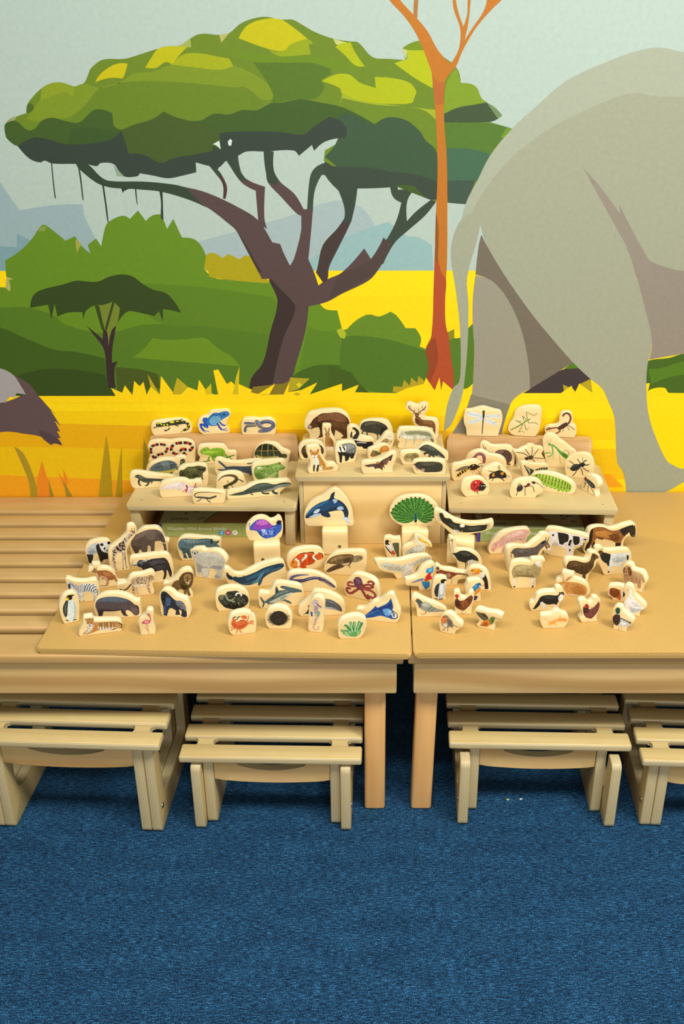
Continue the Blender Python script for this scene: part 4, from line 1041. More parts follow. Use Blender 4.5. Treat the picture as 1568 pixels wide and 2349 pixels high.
build_all('''
@brown_bear_block|A2|C|118,376 498,376|wooden block printed with a brown bear
O 72,230 80,182 112,132 180,114 250,102 370,99 420,112 468,152 488,192 494,230 488,290 500,375 118,375 120,330 100,300 76,270
f 50331f 104,252 128,225 150,190 180,165 230,135 290,130 370,124 430,145 475,190 485,250 470,310 460,365 402,362 430,340 400,310 355,285 345,345 320,340 300,290 245,280 240,350 178,364 205,345 215,300 205,260 170,265 130,278 108,272
f 7d5436 178,168 290,132 370,130 430,152 462,205 400,215 300,192 200,212
f 694428 300,200 400,220 455,215 470,280 400,270 330,250
f 382212 180,215 225,225 245,270 220,300 205,262
f ac9482 103,256 125,238 142,262 116,278
d6 1f1512 106,266
d4 1a1210 150,216
f 3c2616 176,175 190,165 200,180 188,192
c30,4 3a2414 200,150 370,140 460,200 440,260 300,250 220,210
@hare_block|A2|C|245,482 358,478|wooden block printed with an upright brown hare
O 235,275 240,242 262,238 300,240 318,247 317,300 338,350 360,390 360,478 243,482 246,380 238,330
t8-15 9c7b52 254,264 268,285 276,312
t8-15 9c7b52 300,264 296,290 288,312
s5 4a3826 258,272 272,300
s5 4a3826 298,272 292,300
f a67f50 262,312 300,306 306,330 290,356 265,346
f a97a42 262,352 300,345 335,385 346,430 342,462 275,465 262,420
f dccdb4 270,430 300,440 330,440 342,462 276,466
f 8a5c30 300,360 330,390 335,430 310,420
s10 b08850 280,390 275,440
d5 1a1410 272,322
c24,4 6a4a28 268,355 330,385 340,440 275,430
@boar_block|A2|C|592,400 872,402|wooden block printed with a black wild boar
O 575,252 590,222 630,202 700,192 770,192 830,207 863,247 880,292 884,330 872,401 592,400 600,340 580,290
f 3d3c31 585,272 600,225 650,205 720,205 780,220 820,245 838,275 815,290 800,310 790,345 770,340 750,320 746,378 738,376 735,330 700,315 650,310 656,338 642,332 640,305 612,300 600,328 594,322 602,290
f 57553f 620,225 700,212 770,228 700,235 630,250
f 2b2a22 770,250 830,275 795,310 770,335
s5 3d3c31 590,272 582,292
s12 3d3c31 770,335 765,350
c40,4 24231b 610,240 720,215 800,240 780,300 640,295
d4 15130f 815,265
d5 262420 820,256
@skunk_block|A2|C|480,480 702,474|wooden block printed with a black and white skunk, tail raised
O 463,302 468,262 500,245 540,247 574,272 590,312 592,342 650,354 698,367 714,392 710,460 702,474 480,480 470,400
t18-46 2b2b28 512,275 530,272 560,310 545,345 525,372
t10-22 3a3a36 508,300 500,330 505,355
f 1f1f1e 525,375 580,390 640,395 690,393 707,410 690,435 660,440 650,458 612,455 600,440 560,435 538,402
t12-8 d9d5c9 526,374 580,380 620,390
s7 d9d5c9 548,404 590,402 640,405
d5 d8b8a0 704,412
d3 888 690,404
@owl_block|A2|C|700,474 874,452|wooden block printed with a small pale owl
O 896,335 890,400 873,451 790,462 700,473 703,440 760,397 800,347 828,314 868,307 888,315
f a28f62 785,388 820,360 842,375 832,402 800,412 772,405
f c9b48a 840,372 876,375 872,405 846,418
f e0d4ba 823,345 832,330 850,324 876,335 880,360 862,378 838,372
f f0eadc 830,348 842,336 852,350 846,366 834,362
f f0eadc 856,350 866,338 876,350 868,366 858,364
d5 222018 842,346 864,348
d3 b99a40 852,360
c26,4 6b5c38 785,388 820,362 870,380 870,405 800,412
s4 8a7a50 842,378 830,402
@deer_block|A2|C|1102,362 1292,362|wooden block printed with a red stag with antlers
O 1000,77 1010,48 1040,37 1075,47 1105,62 1140,45 1180,38 1206,52 1207,90 1190,120 1170,150 1193,174 1250,182 1288,192 1304,225 1300,330 1292,361 1102,361 1092,290 1082,240 1064,200 1062,150 1040,120 1012,102
s8 5f4231 1092,132 1062,108 1040,94 1022,62
s6 5f4231 1040,94 1046,58
s6 5f4231 1066,110 1030,88
s6 5f4231 1082,124 1078,96
s8 5f4231 1112,132 1140,112 1168,94 1186,64
s6 5f4231 1158,102 1150,62
s6 5f4231 1140,112 1178,96
s6 5f4231 1122,124 1118,88
f 7b5a39 1082,128 1122,128 1118,165 1106,182 1090,168
f 4a3322 1095,160 1112,160 1108,180 1096,178
s9 7b5a39 1080,138 1066,130
s9 7b5a39 1124,138 1138,132
f 7a5430 1085,176 1125,165 1150,190 1200,195 1250,205 1272,240 1270,322 1258,316 1250,270 1200,258 1150,255 1115,240 1090,218
f 56391f 1086,180 1112,182 1125,225 1100,225
f 936a40 1150,198 1230,210 1240,235 1160,230
s9 6a4827 1150,250 1140,285
s9 6a4827 1252,265 1258,320
c26,4 4e3520 1110,190 1200,205 1260,240 1200,250 1120,235
d3 111 1094,142 1112,142
@wolf_block|A2|C|942,458 1282,446|wooden block printed with a pale grey wolf
O 920,332 935,288 955,270 1030,265 1130,270 1210,278 1248,302 1278,350 1284,400 1282,445 1110,452 940,457 930,440 944,400 926,375
f bdbda4 940,342 958,302 962,286 980,300 1000,296 1070,290 1150,290 1220,305 1255,350 1258,395 1230,386 1200,360 1182,402 1160,390 1150,372 1100,372 1086,388 1080,424 1070,420 1070,378 1030,372 1010,402 990,438 982,434 1000,392 985,362 950,352
f 8d8c6c 990,305 1060,295 1150,298 1215,312 1245,360 1200,340 1100,325 1020,330
f e6e0d0 955,338 1010,342 1060,345 1068,370 1000,366
f e2dccb 1090,335 1180,340 1180,370 1100,370
f 6e6e58 1225,360 1256,375 1256,398 1236,388
c40,4 77775c 1000,305 1150,300 1230,320 1190,345 1040,335
d5 1e1a18 941,352
d3 3a2c18 966,322
s6 c7b894 1186,382 1176,400
@hedgehog_block|A2|C|62,562 262,548|wooden block printed with a hedgehog behind the fox
O 20,472 30,432 65,400 130,387 200,392 243,417 266,460 271,520 262,547 160,555 62,561 38,545
u60,9 6a5436 145,470 105,66 .55
f 4c3a27 44,472 62,437 110,412 170,410 220,427 245,460 245,500 200,520 120,520 97,540 80,522 66,512 50,508
f 33261a 50,500 90,505 100,545 70,540
c60,4 a08863 55,470 70,440 130,415 200,425 240,470 220,510 120,505
d4 15100c 70,500
@fox_block|A2|C|122,688 364,664|wooden block printed with a sitting red fox
O 93,482 95,447 120,434 170,427 204,432 221,452 225,490 250,540 285,587 345,592 376,616 380,640 362,663 240,676 120,687 106,660 120,620 125,570 105,530
f b98a45 262,632 300,622 345,624 356,635 330,648 268,656
f dccfae 330,626 356,632 340,645
f c08a3c 170,545 210,510 240,560 270,610 265,650 240,660 180,660
f e8e2d4 150,545 190,540 205,580 200,620 185,642 160,612 150,580
f d8d2c2 205,620 235,615 240,655 205,662
t18-13 2e2b25 164,605 158,640 160,666
t18-13 2e2b25 198,605 192,640 188,670
f c78a3e 120,464 135,470 148,480 178,480 192,466 206,455 205,490 195,522 165,548 140,530 128,502
f f0e8dc 138,524 150,510 164,530 180,510 194,520 180,540 165,550 148,540
f 4a3320 124,470 134,474 134,486
f 4a3320 202,462 192,472 196,486
d5 1d1814 150,503 180,503
d6 1a1a1a 162,538
c24,4 97682a 210,530 250,580 265,640 220,640
c14,3 b8b0a0 152,555 195,550 195,610 165,600
@badger_block|A2|C|374,600 528,585|wooden block printed with a black and white faced badger
O 352,472 360,432 385,407 440,394 500,390 533,402 553,442 550,500 540,560 527,584 450,592 373,599 362,560
f 686d6c 375,470 400,430 440,412 500,408 540,430 545,480 525,530 500,550 490,530 440,520 400,505
f 8f938e 440,420 500,415 535,440 480,470 450,460
f 1d1d1b 376,485 430,485 480,500 530,495 522,545 498,550 488,528 466,568 442,570 440,528 420,520 414,583 394,586 390,530
f ebe7df 374,452 395,434 412,430 450,440 453,476 432,490 418,488 384,486
s13 1a1a1a 394,438 402,460 405,480
s13 1a1a1a 424,436 436,455 442,476
d6 1a1a1a 412,486
c50,3 3a3d3c 450,430 520,420 540,470 500,510 460,490
c26,3 b4b6b0 450,430 520,420 540,470 500,510 460,490
@squirrel_block|A2|C|668,562 868,541|wooden block printed with a squirrel with a red bushy tail
O 655,512 665,472 700,452 740,437 770,424 828,422 858,442 876,480 874,520 868,540 770,551 666,561
f c57d2e 758,482 768,452 790,435 822,430 846,452 848,478 815,486 775,494
f d8964a 780,448 815,440 835,462 800,475
f 6e6c4a 675,522 694,480 720,475 752,485 782,500 765,512 700,532
f a36a30 686,502 702,486 722,508 692,526
s7 6e6c4a 698,482 694,470
d4 15120e 692,504
c20,4 4a4a30 700,490 770,500 740,512
@bat_block|A2|C|626,690 882,680|wooden block printed with a brown bat spreading its wings
O 592,602 605,584 650,572 720,570 780,547 840,507 878,492 908,492 919,510 910,555 892,600 880,640 882,680 750,685 625,690 601,665
f 4c3a34 618,612 680,600 740,595 766,610 786,660 770,642 746,636 722,645 700,622 660,626
f 4c3832 752,592 790,560 830,540 882,508 878,530 864,572 836,560 830,602 800,606 810,642 782,612
f 7c5a4a 792,570 858,536 832,590 798,598
f 6e5044 640,612 720,603 750,620 700,615
s4 2f2320 766,600 820,565 876,520
s4 2f2320 760,608 720,612 640,612
s4 2f2320 800,580 830,590
f 5e3a28 742,592 770,580 790,620 786,655 766,622
d12 a95c30 742,588
s4 3a2a24 784,650 790,668
@vole_block|A2|C|985,608 1140,606|wooden block printed with a small fawn field mouse
O 945,522 955,492 1000,480 1070,477 1128,487 1153,512 1166,540 1140,605 1062,608 985,607 960,572
s5 bba482 948,508 975,545 1010,578
f 93834f 984,532 1010,505 1050,500 1100,500 1122,530 1092,560 1040,580 1002,572 985,550
f c2b07c 1000,560 1040,545 1060,570 1030,580
f b99c6c 1030,512 1045,500 1055,516 1040,525
c24,4 6b5f38 1040,510 1100,508 1115,530 1060,560
d5 15120e 1012,530
@otter_block|A2|C|1112,562 1386,568|wooden block printed with a dark otter walking downhill
O 1075,472 1110,447 1150,417 1200,410 1260,427 1320,457 1368,487 1390,512 1386,567 1250,565 1112,562 1090,520
f 42463e 1112,466 1150,435 1190,420 1240,435 1300,475 1350,520 1364,545 1330,542 1300,530 1262,520 1272,537 1250,532 1230,520 1226,536 1204,532 1215,510 1195,505 1170,520 1164,495 1185,485 1150,476
f 62665a 1160,440 1200,428 1250,450 1290,480 1230,470
f 8c8a78 1290,505 1340,540 1300,530
c40,4 2a2d27 1150,445 1200,428 1290,480 1340,525 1240,495
d4 111 1338,524
@mole_block|A2|C|1102,691 1350,700|wooden block printed with a black mole with pink paws
O 1058,612 1062,582 1090,567 1160,560 1260,560 1338,567 1363,592 1366,650 1360,690 1348,700 1220,695 1100,691 1074,660
t18-7 8d6056 1096,606 1080,604 1066,602
f 3d3b30 1080,600 1110,580 1180,578 1270,578 1330,595 1339,640 1320,666 1240,673 1170,672 1130,650 1094,626
f 57543f 1130,592 1200,586 1290,592 1260,610 1160,610
f b58b7c 1142,646 1160,638 1176,650 1168,668 1142,666
f b58b7c 1086,622 1108,640 1126,655 1104,650
s6 b58b7c 1322,658 1342,662
s4 b58b7c 1084,630 1092,648
c50,4 282720 1120,600 1280,590 1330,620 1280,660 1160,655
@orca_block|A2|P|118,1170 505,1166|wooden block printed with a leaping orca
O 68,1085 80,1022 130,952 230,897 290,852 340,828 368,828 408,858 468,932 508,1022 520,1100 524,1150 505,1166 310,1168 118,1170 82,1145
f 1e2f47 80,1085 95,1050 140,1000 210,955 296,920 318,872 352,851 347,880 345,910 400,935 450,980 476,1040 470,1090 488,1147 460,1132 440,1080 420,1030 370,1025 290,1040 310,1070 308,1084 280,1088 230,1070 220,1050 150,1085 90,1096
f 2a648f 88,1066 105,1035 140,1005 220,957 300,926 280,958 180,1008 112,1060
f 204870 300,940 380,945 430,985 360,990 240,1030 200,1015
f c8d7ea 152,1050 165,1028 190,1013 215,1012 200,1040 168,1052
f a6c1de 106,1090 160,1060 215,1050 216,1066 150,1086
f a6c1de 366,1012 385,990 425,990 432,1012 400,1022
f a6c1de 328,930 350,918 376,935 350,962
f b9cfe4 402,1088 440,1085 470,1090 488,1147 465,1136 440,1108
s5 e4edf4 445,1095 480,1135
d3 0c1420 130,1046
@peacock_block|A2|P|966,1164 1236,1168|wooden block printed with a green peacock fanning its tail
O 850,1052 858,1002 890,952 950,912 1020,894 1120,890 1200,908 1260,952 1298,1002 1303,1060 1288,1120 1262,1158 1236,1167 1100,1166 962,1163 900,1127 862,1092
f 3d7a2e 868,1045 890,1000 930,960 990,925 1060,912 1130,912 1200,945 1245,985 1260,1030 1256,1080 1230,1120 1180,1140 1130,1120 1095,1090 1060,1125 1000,1142 930,1127 888,1092
y9 275a1c 1092,1100 866,1046 882,1010 905,980 935,955 970,932 1010,916 1050,906 1088,905 1130,908 1170,920 1205,944 1238,975 1255,1010 1262,1050 1255,1085 1235,1115 1190,1138 925,1122 890,1090 980,1138
y6 7fae5c 1092,1100 873,1030 892,995 918,966 950,942 990,922 1030,910 1070,905 1110,905 1150,912 1188,932 1222,958 1248,992 1260,1030 1258,1068 1246,1100 1212,1128 905,1106 878,1066 950,1132
y4 1c4414 1092,1095 900,1050 925,1010 960,975 1005,950 1060,940 1110,940 1160,955 1200,985 1225,1025 1230,1070 1200,1105 945,1100
d8 1f3c1c 866,1046 882,1010 905,980 935,955 970,932 1010,916 1050,906 1088,905 1130,908 1170,920 1205,944 1238,975 1255,1010 1262,1050 1255,1085 1235,1115
c90,6 22551d 900,1050 940,985 1060,930 1180,950 1240,1040 1210,1115 1130,1105 1095,1080 1050,1110 960,1125
c40,6 7cab52 900,1040 960,970 1060,935 1180,955 1235,1040 1180,1060 1000,1060
t10-20 1d4f5e 1090,1050 1092,1080 1092,1105
f 1d3c7c 1083,1088 1092,1060 1100,1088 1105,1120 1083,1120
d13 14201c 1090,1122
s4 8b7a4a 1086,1135 1085,1156
s4 8b7a4a 1099,1135 1100,1156
''')
build_all('''
@dragonfly_block|A3|PR|240,342 527,346|wooden block printed with a dragonfly with pale wings
O 212,187 218,133 232,108 290,98 340,83 395,75 448,88 500,103 548,115 566,142 566,200 554,250 538,300 527,345 380,344 240,342 232,270 216,230
f d5e0e4 388,158 360,140 320,128 270,124 245,130 242,145 262,158 310,168 388,168
f d5e0e4 402,156 440,148 500,145 546,147 552,158 540,172 470,174 405,168
f d2dde2 385,172 340,180 300,190 255,212 252,226 290,226 345,210 386,186
f d2dde2 402,178 440,188 490,208 522,232 518,244 480,240 430,215 402,190
s3 a8b6bc 385,160 310,145 250,138
s3 a8b6bc 405,160 480,158 545,158
s3 a8b6bc 384,178 320,198 262,220
s3 a8b6bc 404,184 460,210 512,238
s18 30342c 395,125 394,150 392,175
t11-7 24405c 391,175 386,250 380,326
d12 2d2c22 395,118
d5 6a6040 388,112 402,112
s4 3a3a30 250,128 262,126
s4 3a3a30 528,150 540,150
s4 3a3a30 500,214 512,216
@stick_insect_block|A3|PR|690,339 850,349|wooden block printed with a thin green stick insect
O 618,272 630,232 665,182 680,123 730,83 800,68 880,68 913,83 927,112 919,200 904,290 880,330 850,348 690,338 640,318
s5 4f6a28 744,232 712,210 680,194
s5 4f6a28 680,194 720,208 744,206
s5 4f6a28 760,222 740,262 712,308
s4 4f6a28 712,308 745,296 766,312
s5 4f6a28 772,216 762,190 750,158
s5 4f6a28 750,158 776,178 792,200
s5 4f6a28 800,192 790,150 788,120
s4 4f6a28 788,120 840,146 872,148 880,126
s5 4f6a28 802,198 812,222 858,218 896,237
s5 4f6a28 772,228 778,262 790,288
s4 4f6a28 790,288 812,264
t8-12 647f30 640,287 700,258 762,220
t12-9 6f8a38 760,222 800,195 824,184
@scorpion_block|A3|PR|986,347 1222,359|wooden block printed with a brown scorpion, tail curled
O 955,290 960,268 1000,248 1060,238 1086,212 1090,162 1110,128 1158,118 1198,132 1213,170 1214,225 1240,252 1249,288 1240,330 1222,358 1100,353 986,347 964,318
b18,14 5e3228,7a4836 1150,245 1180,215 1192,180 1184,148 1160,132 1132,142 1122,162
f 48291f 1068,268 1110,235 1155,214 1172,240 1130,270 1086,284
s14 7c4733 1080,265 1030,268 972,286
s8 7c4733 1010,268 985,266 966,284
s13 7c4733 1092,285 1082,306 1048,320
s6 5a3426 1168,245 1200,262 1228,284
s6 5a3426 1160,255 1182,288
s6 5a3426 1128,272 1120,305
s6 5a3426 1105,278 1095,308
s4 8a5a44 1090,262 1150,232
@snail_block|A3|R|380,606 656,622|wooden block printed with a brown spiral shelled snail
O 362,442 370,408 400,398 428,408 470,432 530,432 610,432 648,447 673,490 678,560 671,605 656,621 520,614 382,606
s16 4c3c32 408,470 440,492 500,512
s15 4c3c32 590,592 615,598 642,602
s5 3a2c26 412,475 396,445 386,418
s5 3a2c26 416,475 414,455 408,440
f 5f453b 488,512 520,475 570,465 620,475 650,510 652,560 622,590 572,592 528,560
f 8a6c5c 500,510 530,482 575,474 570,500 530,520
s7 3d2d26 600,530 590,512 612,508 630,535 606,562 572,542 574,500 620,484 646,520
s6 7c5f50 560,500 556,545 590,580
c30,4 3a2a22 500,510 550,478 570,500 530,540
@earthworm_block|A3|R|250,642 592,664|wooden block printed with a curled pink earthworm
O 230,562 240,528 280,493 350,473 408,488 448,513 520,523 568,543 598,582 603,630 592,663 420,653 250,641
t14-26 8b4c54 258,565 290,548 322,530
s26 8b4c54 318,534 335,510 362,502 390,515 402,545 394,592
s7 b9808a 322,520 345,500 378,502 398,530
s4 6a343c 345,520 375,520 388,555
@spider_block|A3|R|712,640 972,612|wooden block printed with a long legged brown spider
O 677,487 690,472 728,477 760,458 798,443 828,423 868,428 900,443 938,443 944,470 925,500 948,540 978,570 972,611 840,626 712,639 714,580 700,530
s6 4b3a30 808,536 770,505 692,490
s6 4b3a30 820,530 796,488 774,460
s6 4b3a30 832,525 840,485 838,440
s6 4b3a30 846,530 874,492 902,456
s6 4b3a30 852,540 900,545 972,550
s6 4b3a30 842,550 862,578 878,605
s6 4b3a30 782,556 744,590 728,618
s6 4b3a30 800,555 780,590
f 3b2c24 768,540 800,532 808,555 780,562
f 3b2c24 806,528 840,520 852,538 832,556 808,552
s5 9a7a60 815,535 845,535
@mantis_block|A3|R|985,622 1240,650|wooden block printed with a green praying mantis
O 935,392 940,353 965,328 1010,325 1048,338 1088,378 1140,413 1198,463 1236,492 1246,560 1240,649 1110,635 985,621 962,560 945,470
s4 4a7a30 1090,510 1100,598
s4 4a7a30 1040,490 1034,545
s4 4a7a30 1118,490 1158,472 1178,518
f 5b9a3a 1058,450 1100,480 1160,510 1178,540 1150,550 1110,522 1075,482
t12-20 5f9e3e 1000,418 1036,430 1080,468 1120,508
s10 6aa648 1018,428 1030,480 1012,522 980,528
s10 6aa648 1012,495 975,496 946,498
s5 3d7028 1024,440 1026,485
s3 4a7a30 998,415 1016,365
s3 4a7a30 994,415 975,370
d12 5c9a3a 998,418
f 44802a 1100,490 1150,515 1160,540 1120,520
@wasp_block|A3|R|132,754 388,722|wooden block printed with a yellow and black striped wasp
O 102,662 115,622 140,602 200,592 268,572 328,562 368,577 393,612 397,640 394,700 388,721 260,738 132,753 109,720
b27,12 d8a228,2b221b 146,718 170,695 205,670 245,650
f 7d6c52 132,662 180,632 230,616 275,618 240,640 170,664
s4 5a4c38 135,660 200,635 270,620
f 2b231d 244,642 280,605 320,600 346,615 330,645 290,656
d7 d8a228 268,640 300,612
d14 2d251a 346,625
d5 d8a228 350,632
s5 1e1a18 346,608 362,594 382,600
s5 1e1a18 352,618 378,615 390,630
s6 c99a42 300,652 332,688
s6 c99a42 318,648 345,660 356,690
s6 c99a42 280,655 300,685
@bee_block|A3|R|440,776 640,771|wooden block printed with a black and orange bumblebee
O 375,692 390,657 430,632 480,607 530,598 568,617 598,652 643,692 658,720 654,750 640,770 540,773 440,775 418,742
f b59d6c 522,630 530,612 545,610 552,650 536,658
f a48e66 422,658 470,660 505,668 470,674
f 2c2622 445,730 450,692 490,670 540,655 580,670 600,690 602,720 560,732 520,726 480,732
f d38b28 474,692 496,680 492,716 474,714
f d38b28 546,680 574,670 582,690 560,702
d15 211d1b 590,712
s8 2c2622 490,725 468,758
s8 2c2622 550,722 566,738 586,752
s7 2c2622 462,728 440,742
s4 2c2622 600,705 642,716
s4 2c2622 598,715 612,735
c24,3 111 450,720 520,670 590,690 580,720
@butterfly_block|A3|R|765,713 990,690|wooden block printed with a black and cream swallowtail butterfly
O 742,622 750,593 788,583 850,598 930,603 983,603 997,622 995,660 990,689 880,702 764,712 754,670
f 27302a 763,608 800,624 852,655 834,690 812,704 790,662
f 27302a 858,656 880,645 925,632 986,630 976,652 930,657
s7 c9c9a2 782,624 810,660 818,690
s7 c9c9a2 800,636 826,668
s6 c9c9a2 778,615 830,645
s7 c9c9a2 892,645 900,654
s7 c9c9a2 912,640 922,652
s7 c9c9a2 932,636 944,652
s7 c9c9a2 954,634 966,648
s4 6a7a86 810,690 826,676
s9 1c211d 850,650 845,690
@beetle_block|A3|R|1152,713 1390,748|wooden block printed with a black stag beetle
O 1140,612 1150,563 1190,523 1250,505 1318,503 1366,523 1396,572 1405,640 1400,700 1390,747 1270,731 1152,713 1143,670
s7 2d3030 1228,606 1202,584 1176,568
s7 2d3030 1282,592 1266,568 1254,550
s7 2d3030 1192,636 1158,630
s7 2d3030 1250,652 1232,685 1206,708
s7 2d3030 1284,634 1298,668 1304,702
s7 2d3030 1300,626 1330,652 1364,666
s4 2d3030 1302,580 1304,555 1300,535
f 272b29 1188,648 1205,615 1240,598 1272,605 1282,630 1252,655 1210,662
f 1f2322 1265,602 1300,584 1328,600 1310,622 1282,622
s9 272b29 1308,592 1322,570 1342,564
s9 272b29 1320,604 1345,608 1362,598
s4 5a625e 1205,640 1235,614 1265,612
s4 5a625e 1280,600 1300,594
@ladybird_block|A3|R|245,901 434,881|wooden block printed with a red ladybird
O 190,832 198,788 230,748 290,728 360,721 408,738 443,787 450,832 441,868 434,880 340,890 245,900 214,880
s6 2a2422 330,842 338,860 346,878
s6 2a2422 300,838 322,862
s4 2a2422 270,828 244,832
s4 2a2422 405,815 430,805
s5 2a2422 380,838 392,848
f bb2f2c 274,820 278,775 310,748 355,745 390,765 400,800 370,840 330,850 290,840
f 241f1e 346,820 370,785 392,778 411,788 411,820 385,842 356,840
d10 1f1a1a 310,790 336,818 366,776
d5 1f1a1a 292,822
d6 e9e1d2 398,798
d4 e9e1d2 374,800
d9 e79a8e 322,766
s4 7a1c1c 300,835 350,800 385,770
@ant_block|A3|R|662,910 860,914|wooden block printed with a large black and red ant
O 635,862 640,813 665,770 720,743 800,733 878,741 923,772 943,812 941,850 920,868 890,882 872,902 860,913 760,912 662,910 642,890
s6 3a2a2a 778,806 774,850 776,892
s6 3a2a2a 800,800 846,806 852,830 862,856
s6 3a2a2a 740,800 728,782 705,800
s6 3a2a2a 710,842 700,870 690,892
s5 3a2a2a 752,800 720,772
s5 3a2a2a 795,792 822,800
f 332a30 697,830 712,798 742,794 756,820 736,846 706,852
f 6c2d2d 752,802 780,796 800,770 826,780 812,800 780,812
f 4c2426 828,765 854,756 873,770 856,786
s4 3a2628 862,766 905,782 922,798 942,822
s4 3a2628 866,762 890,780
s4 68606a 710,815 735,802
d3 caa 846,766
@caterpillar_block|A3|R|850,838 1194,882|wooden block printed with a fat green caterpillar striped black
O 835,702 870,683 940,675 1030,688 1118,718 1188,753 1226,790 1237,830 1224,862 1194,881 1020,859 850,837 838,770
d10 6c8c2e 900,772 935,785 975,798 1012,812 1045,822 1085,838 1120,845 1155,852
d8 8db03a 1075,845 1118,850 1160,850
f 93b83e 838,716 880,690 950,695 1040,715 1120,745 1180,775 1202,810 1186,846 1150,850 1090,836 1000,806 920,776 858,746
f b2cf58 860,705 950,702 1060,728 1160,775 1060,745 950,720
s9 242d1b 886,692 876,718
s9 242d1b 912,692 900,745
s9 242d1b 942,697 928,755
s9 242d1b 972,702 958,768
s9 242d1b 1002,708 988,780
s9 242d1b 1032,715 1018,792
s9 242d1b 1062,726 1046,802
s9 242d1b 1092,737 1076,814
s9 242d1b 1120,748 1104,822
s9 242d1b 1146,762 1132,830
s8 242d1b 1168,775 1158,828
s7 242d1b 1188,790 1180,830
d5 d6a030 904,720 934,728 965,738 996,748 1026,757 1056,768 1084,778 1112,790 1140,800
s6 242d1b 850,712 862,722
@fly_block|A3|R|1292,838 1422,897|wooden block printed with a dark bluebottle fly, turned towards the left
O 1290,790 1300,742 1316,708 1345,695 1388,703 1428,733 1446,780 1440,812 1418,835 1422,896 1350,865 1291,837
s5 2a2a28 1336,765 1324,790 1314,818
s5 2a2a28 1356,785 1352,820 1350,856
s5 2a2a28 1372,800 1396,845 1414,886
s5 2a2a28 1326,752 1320,785
f 2a3133 1324,746 1345,735 1380,758 1410,790 1418,820 1390,816 1355,780
f 4d5a60 1350,760 1385,780 1405,810 1385,800
f 3a5a60 1338,742 1360,750 1356,765 1340,756
d14 6a3030 1330,734
''')
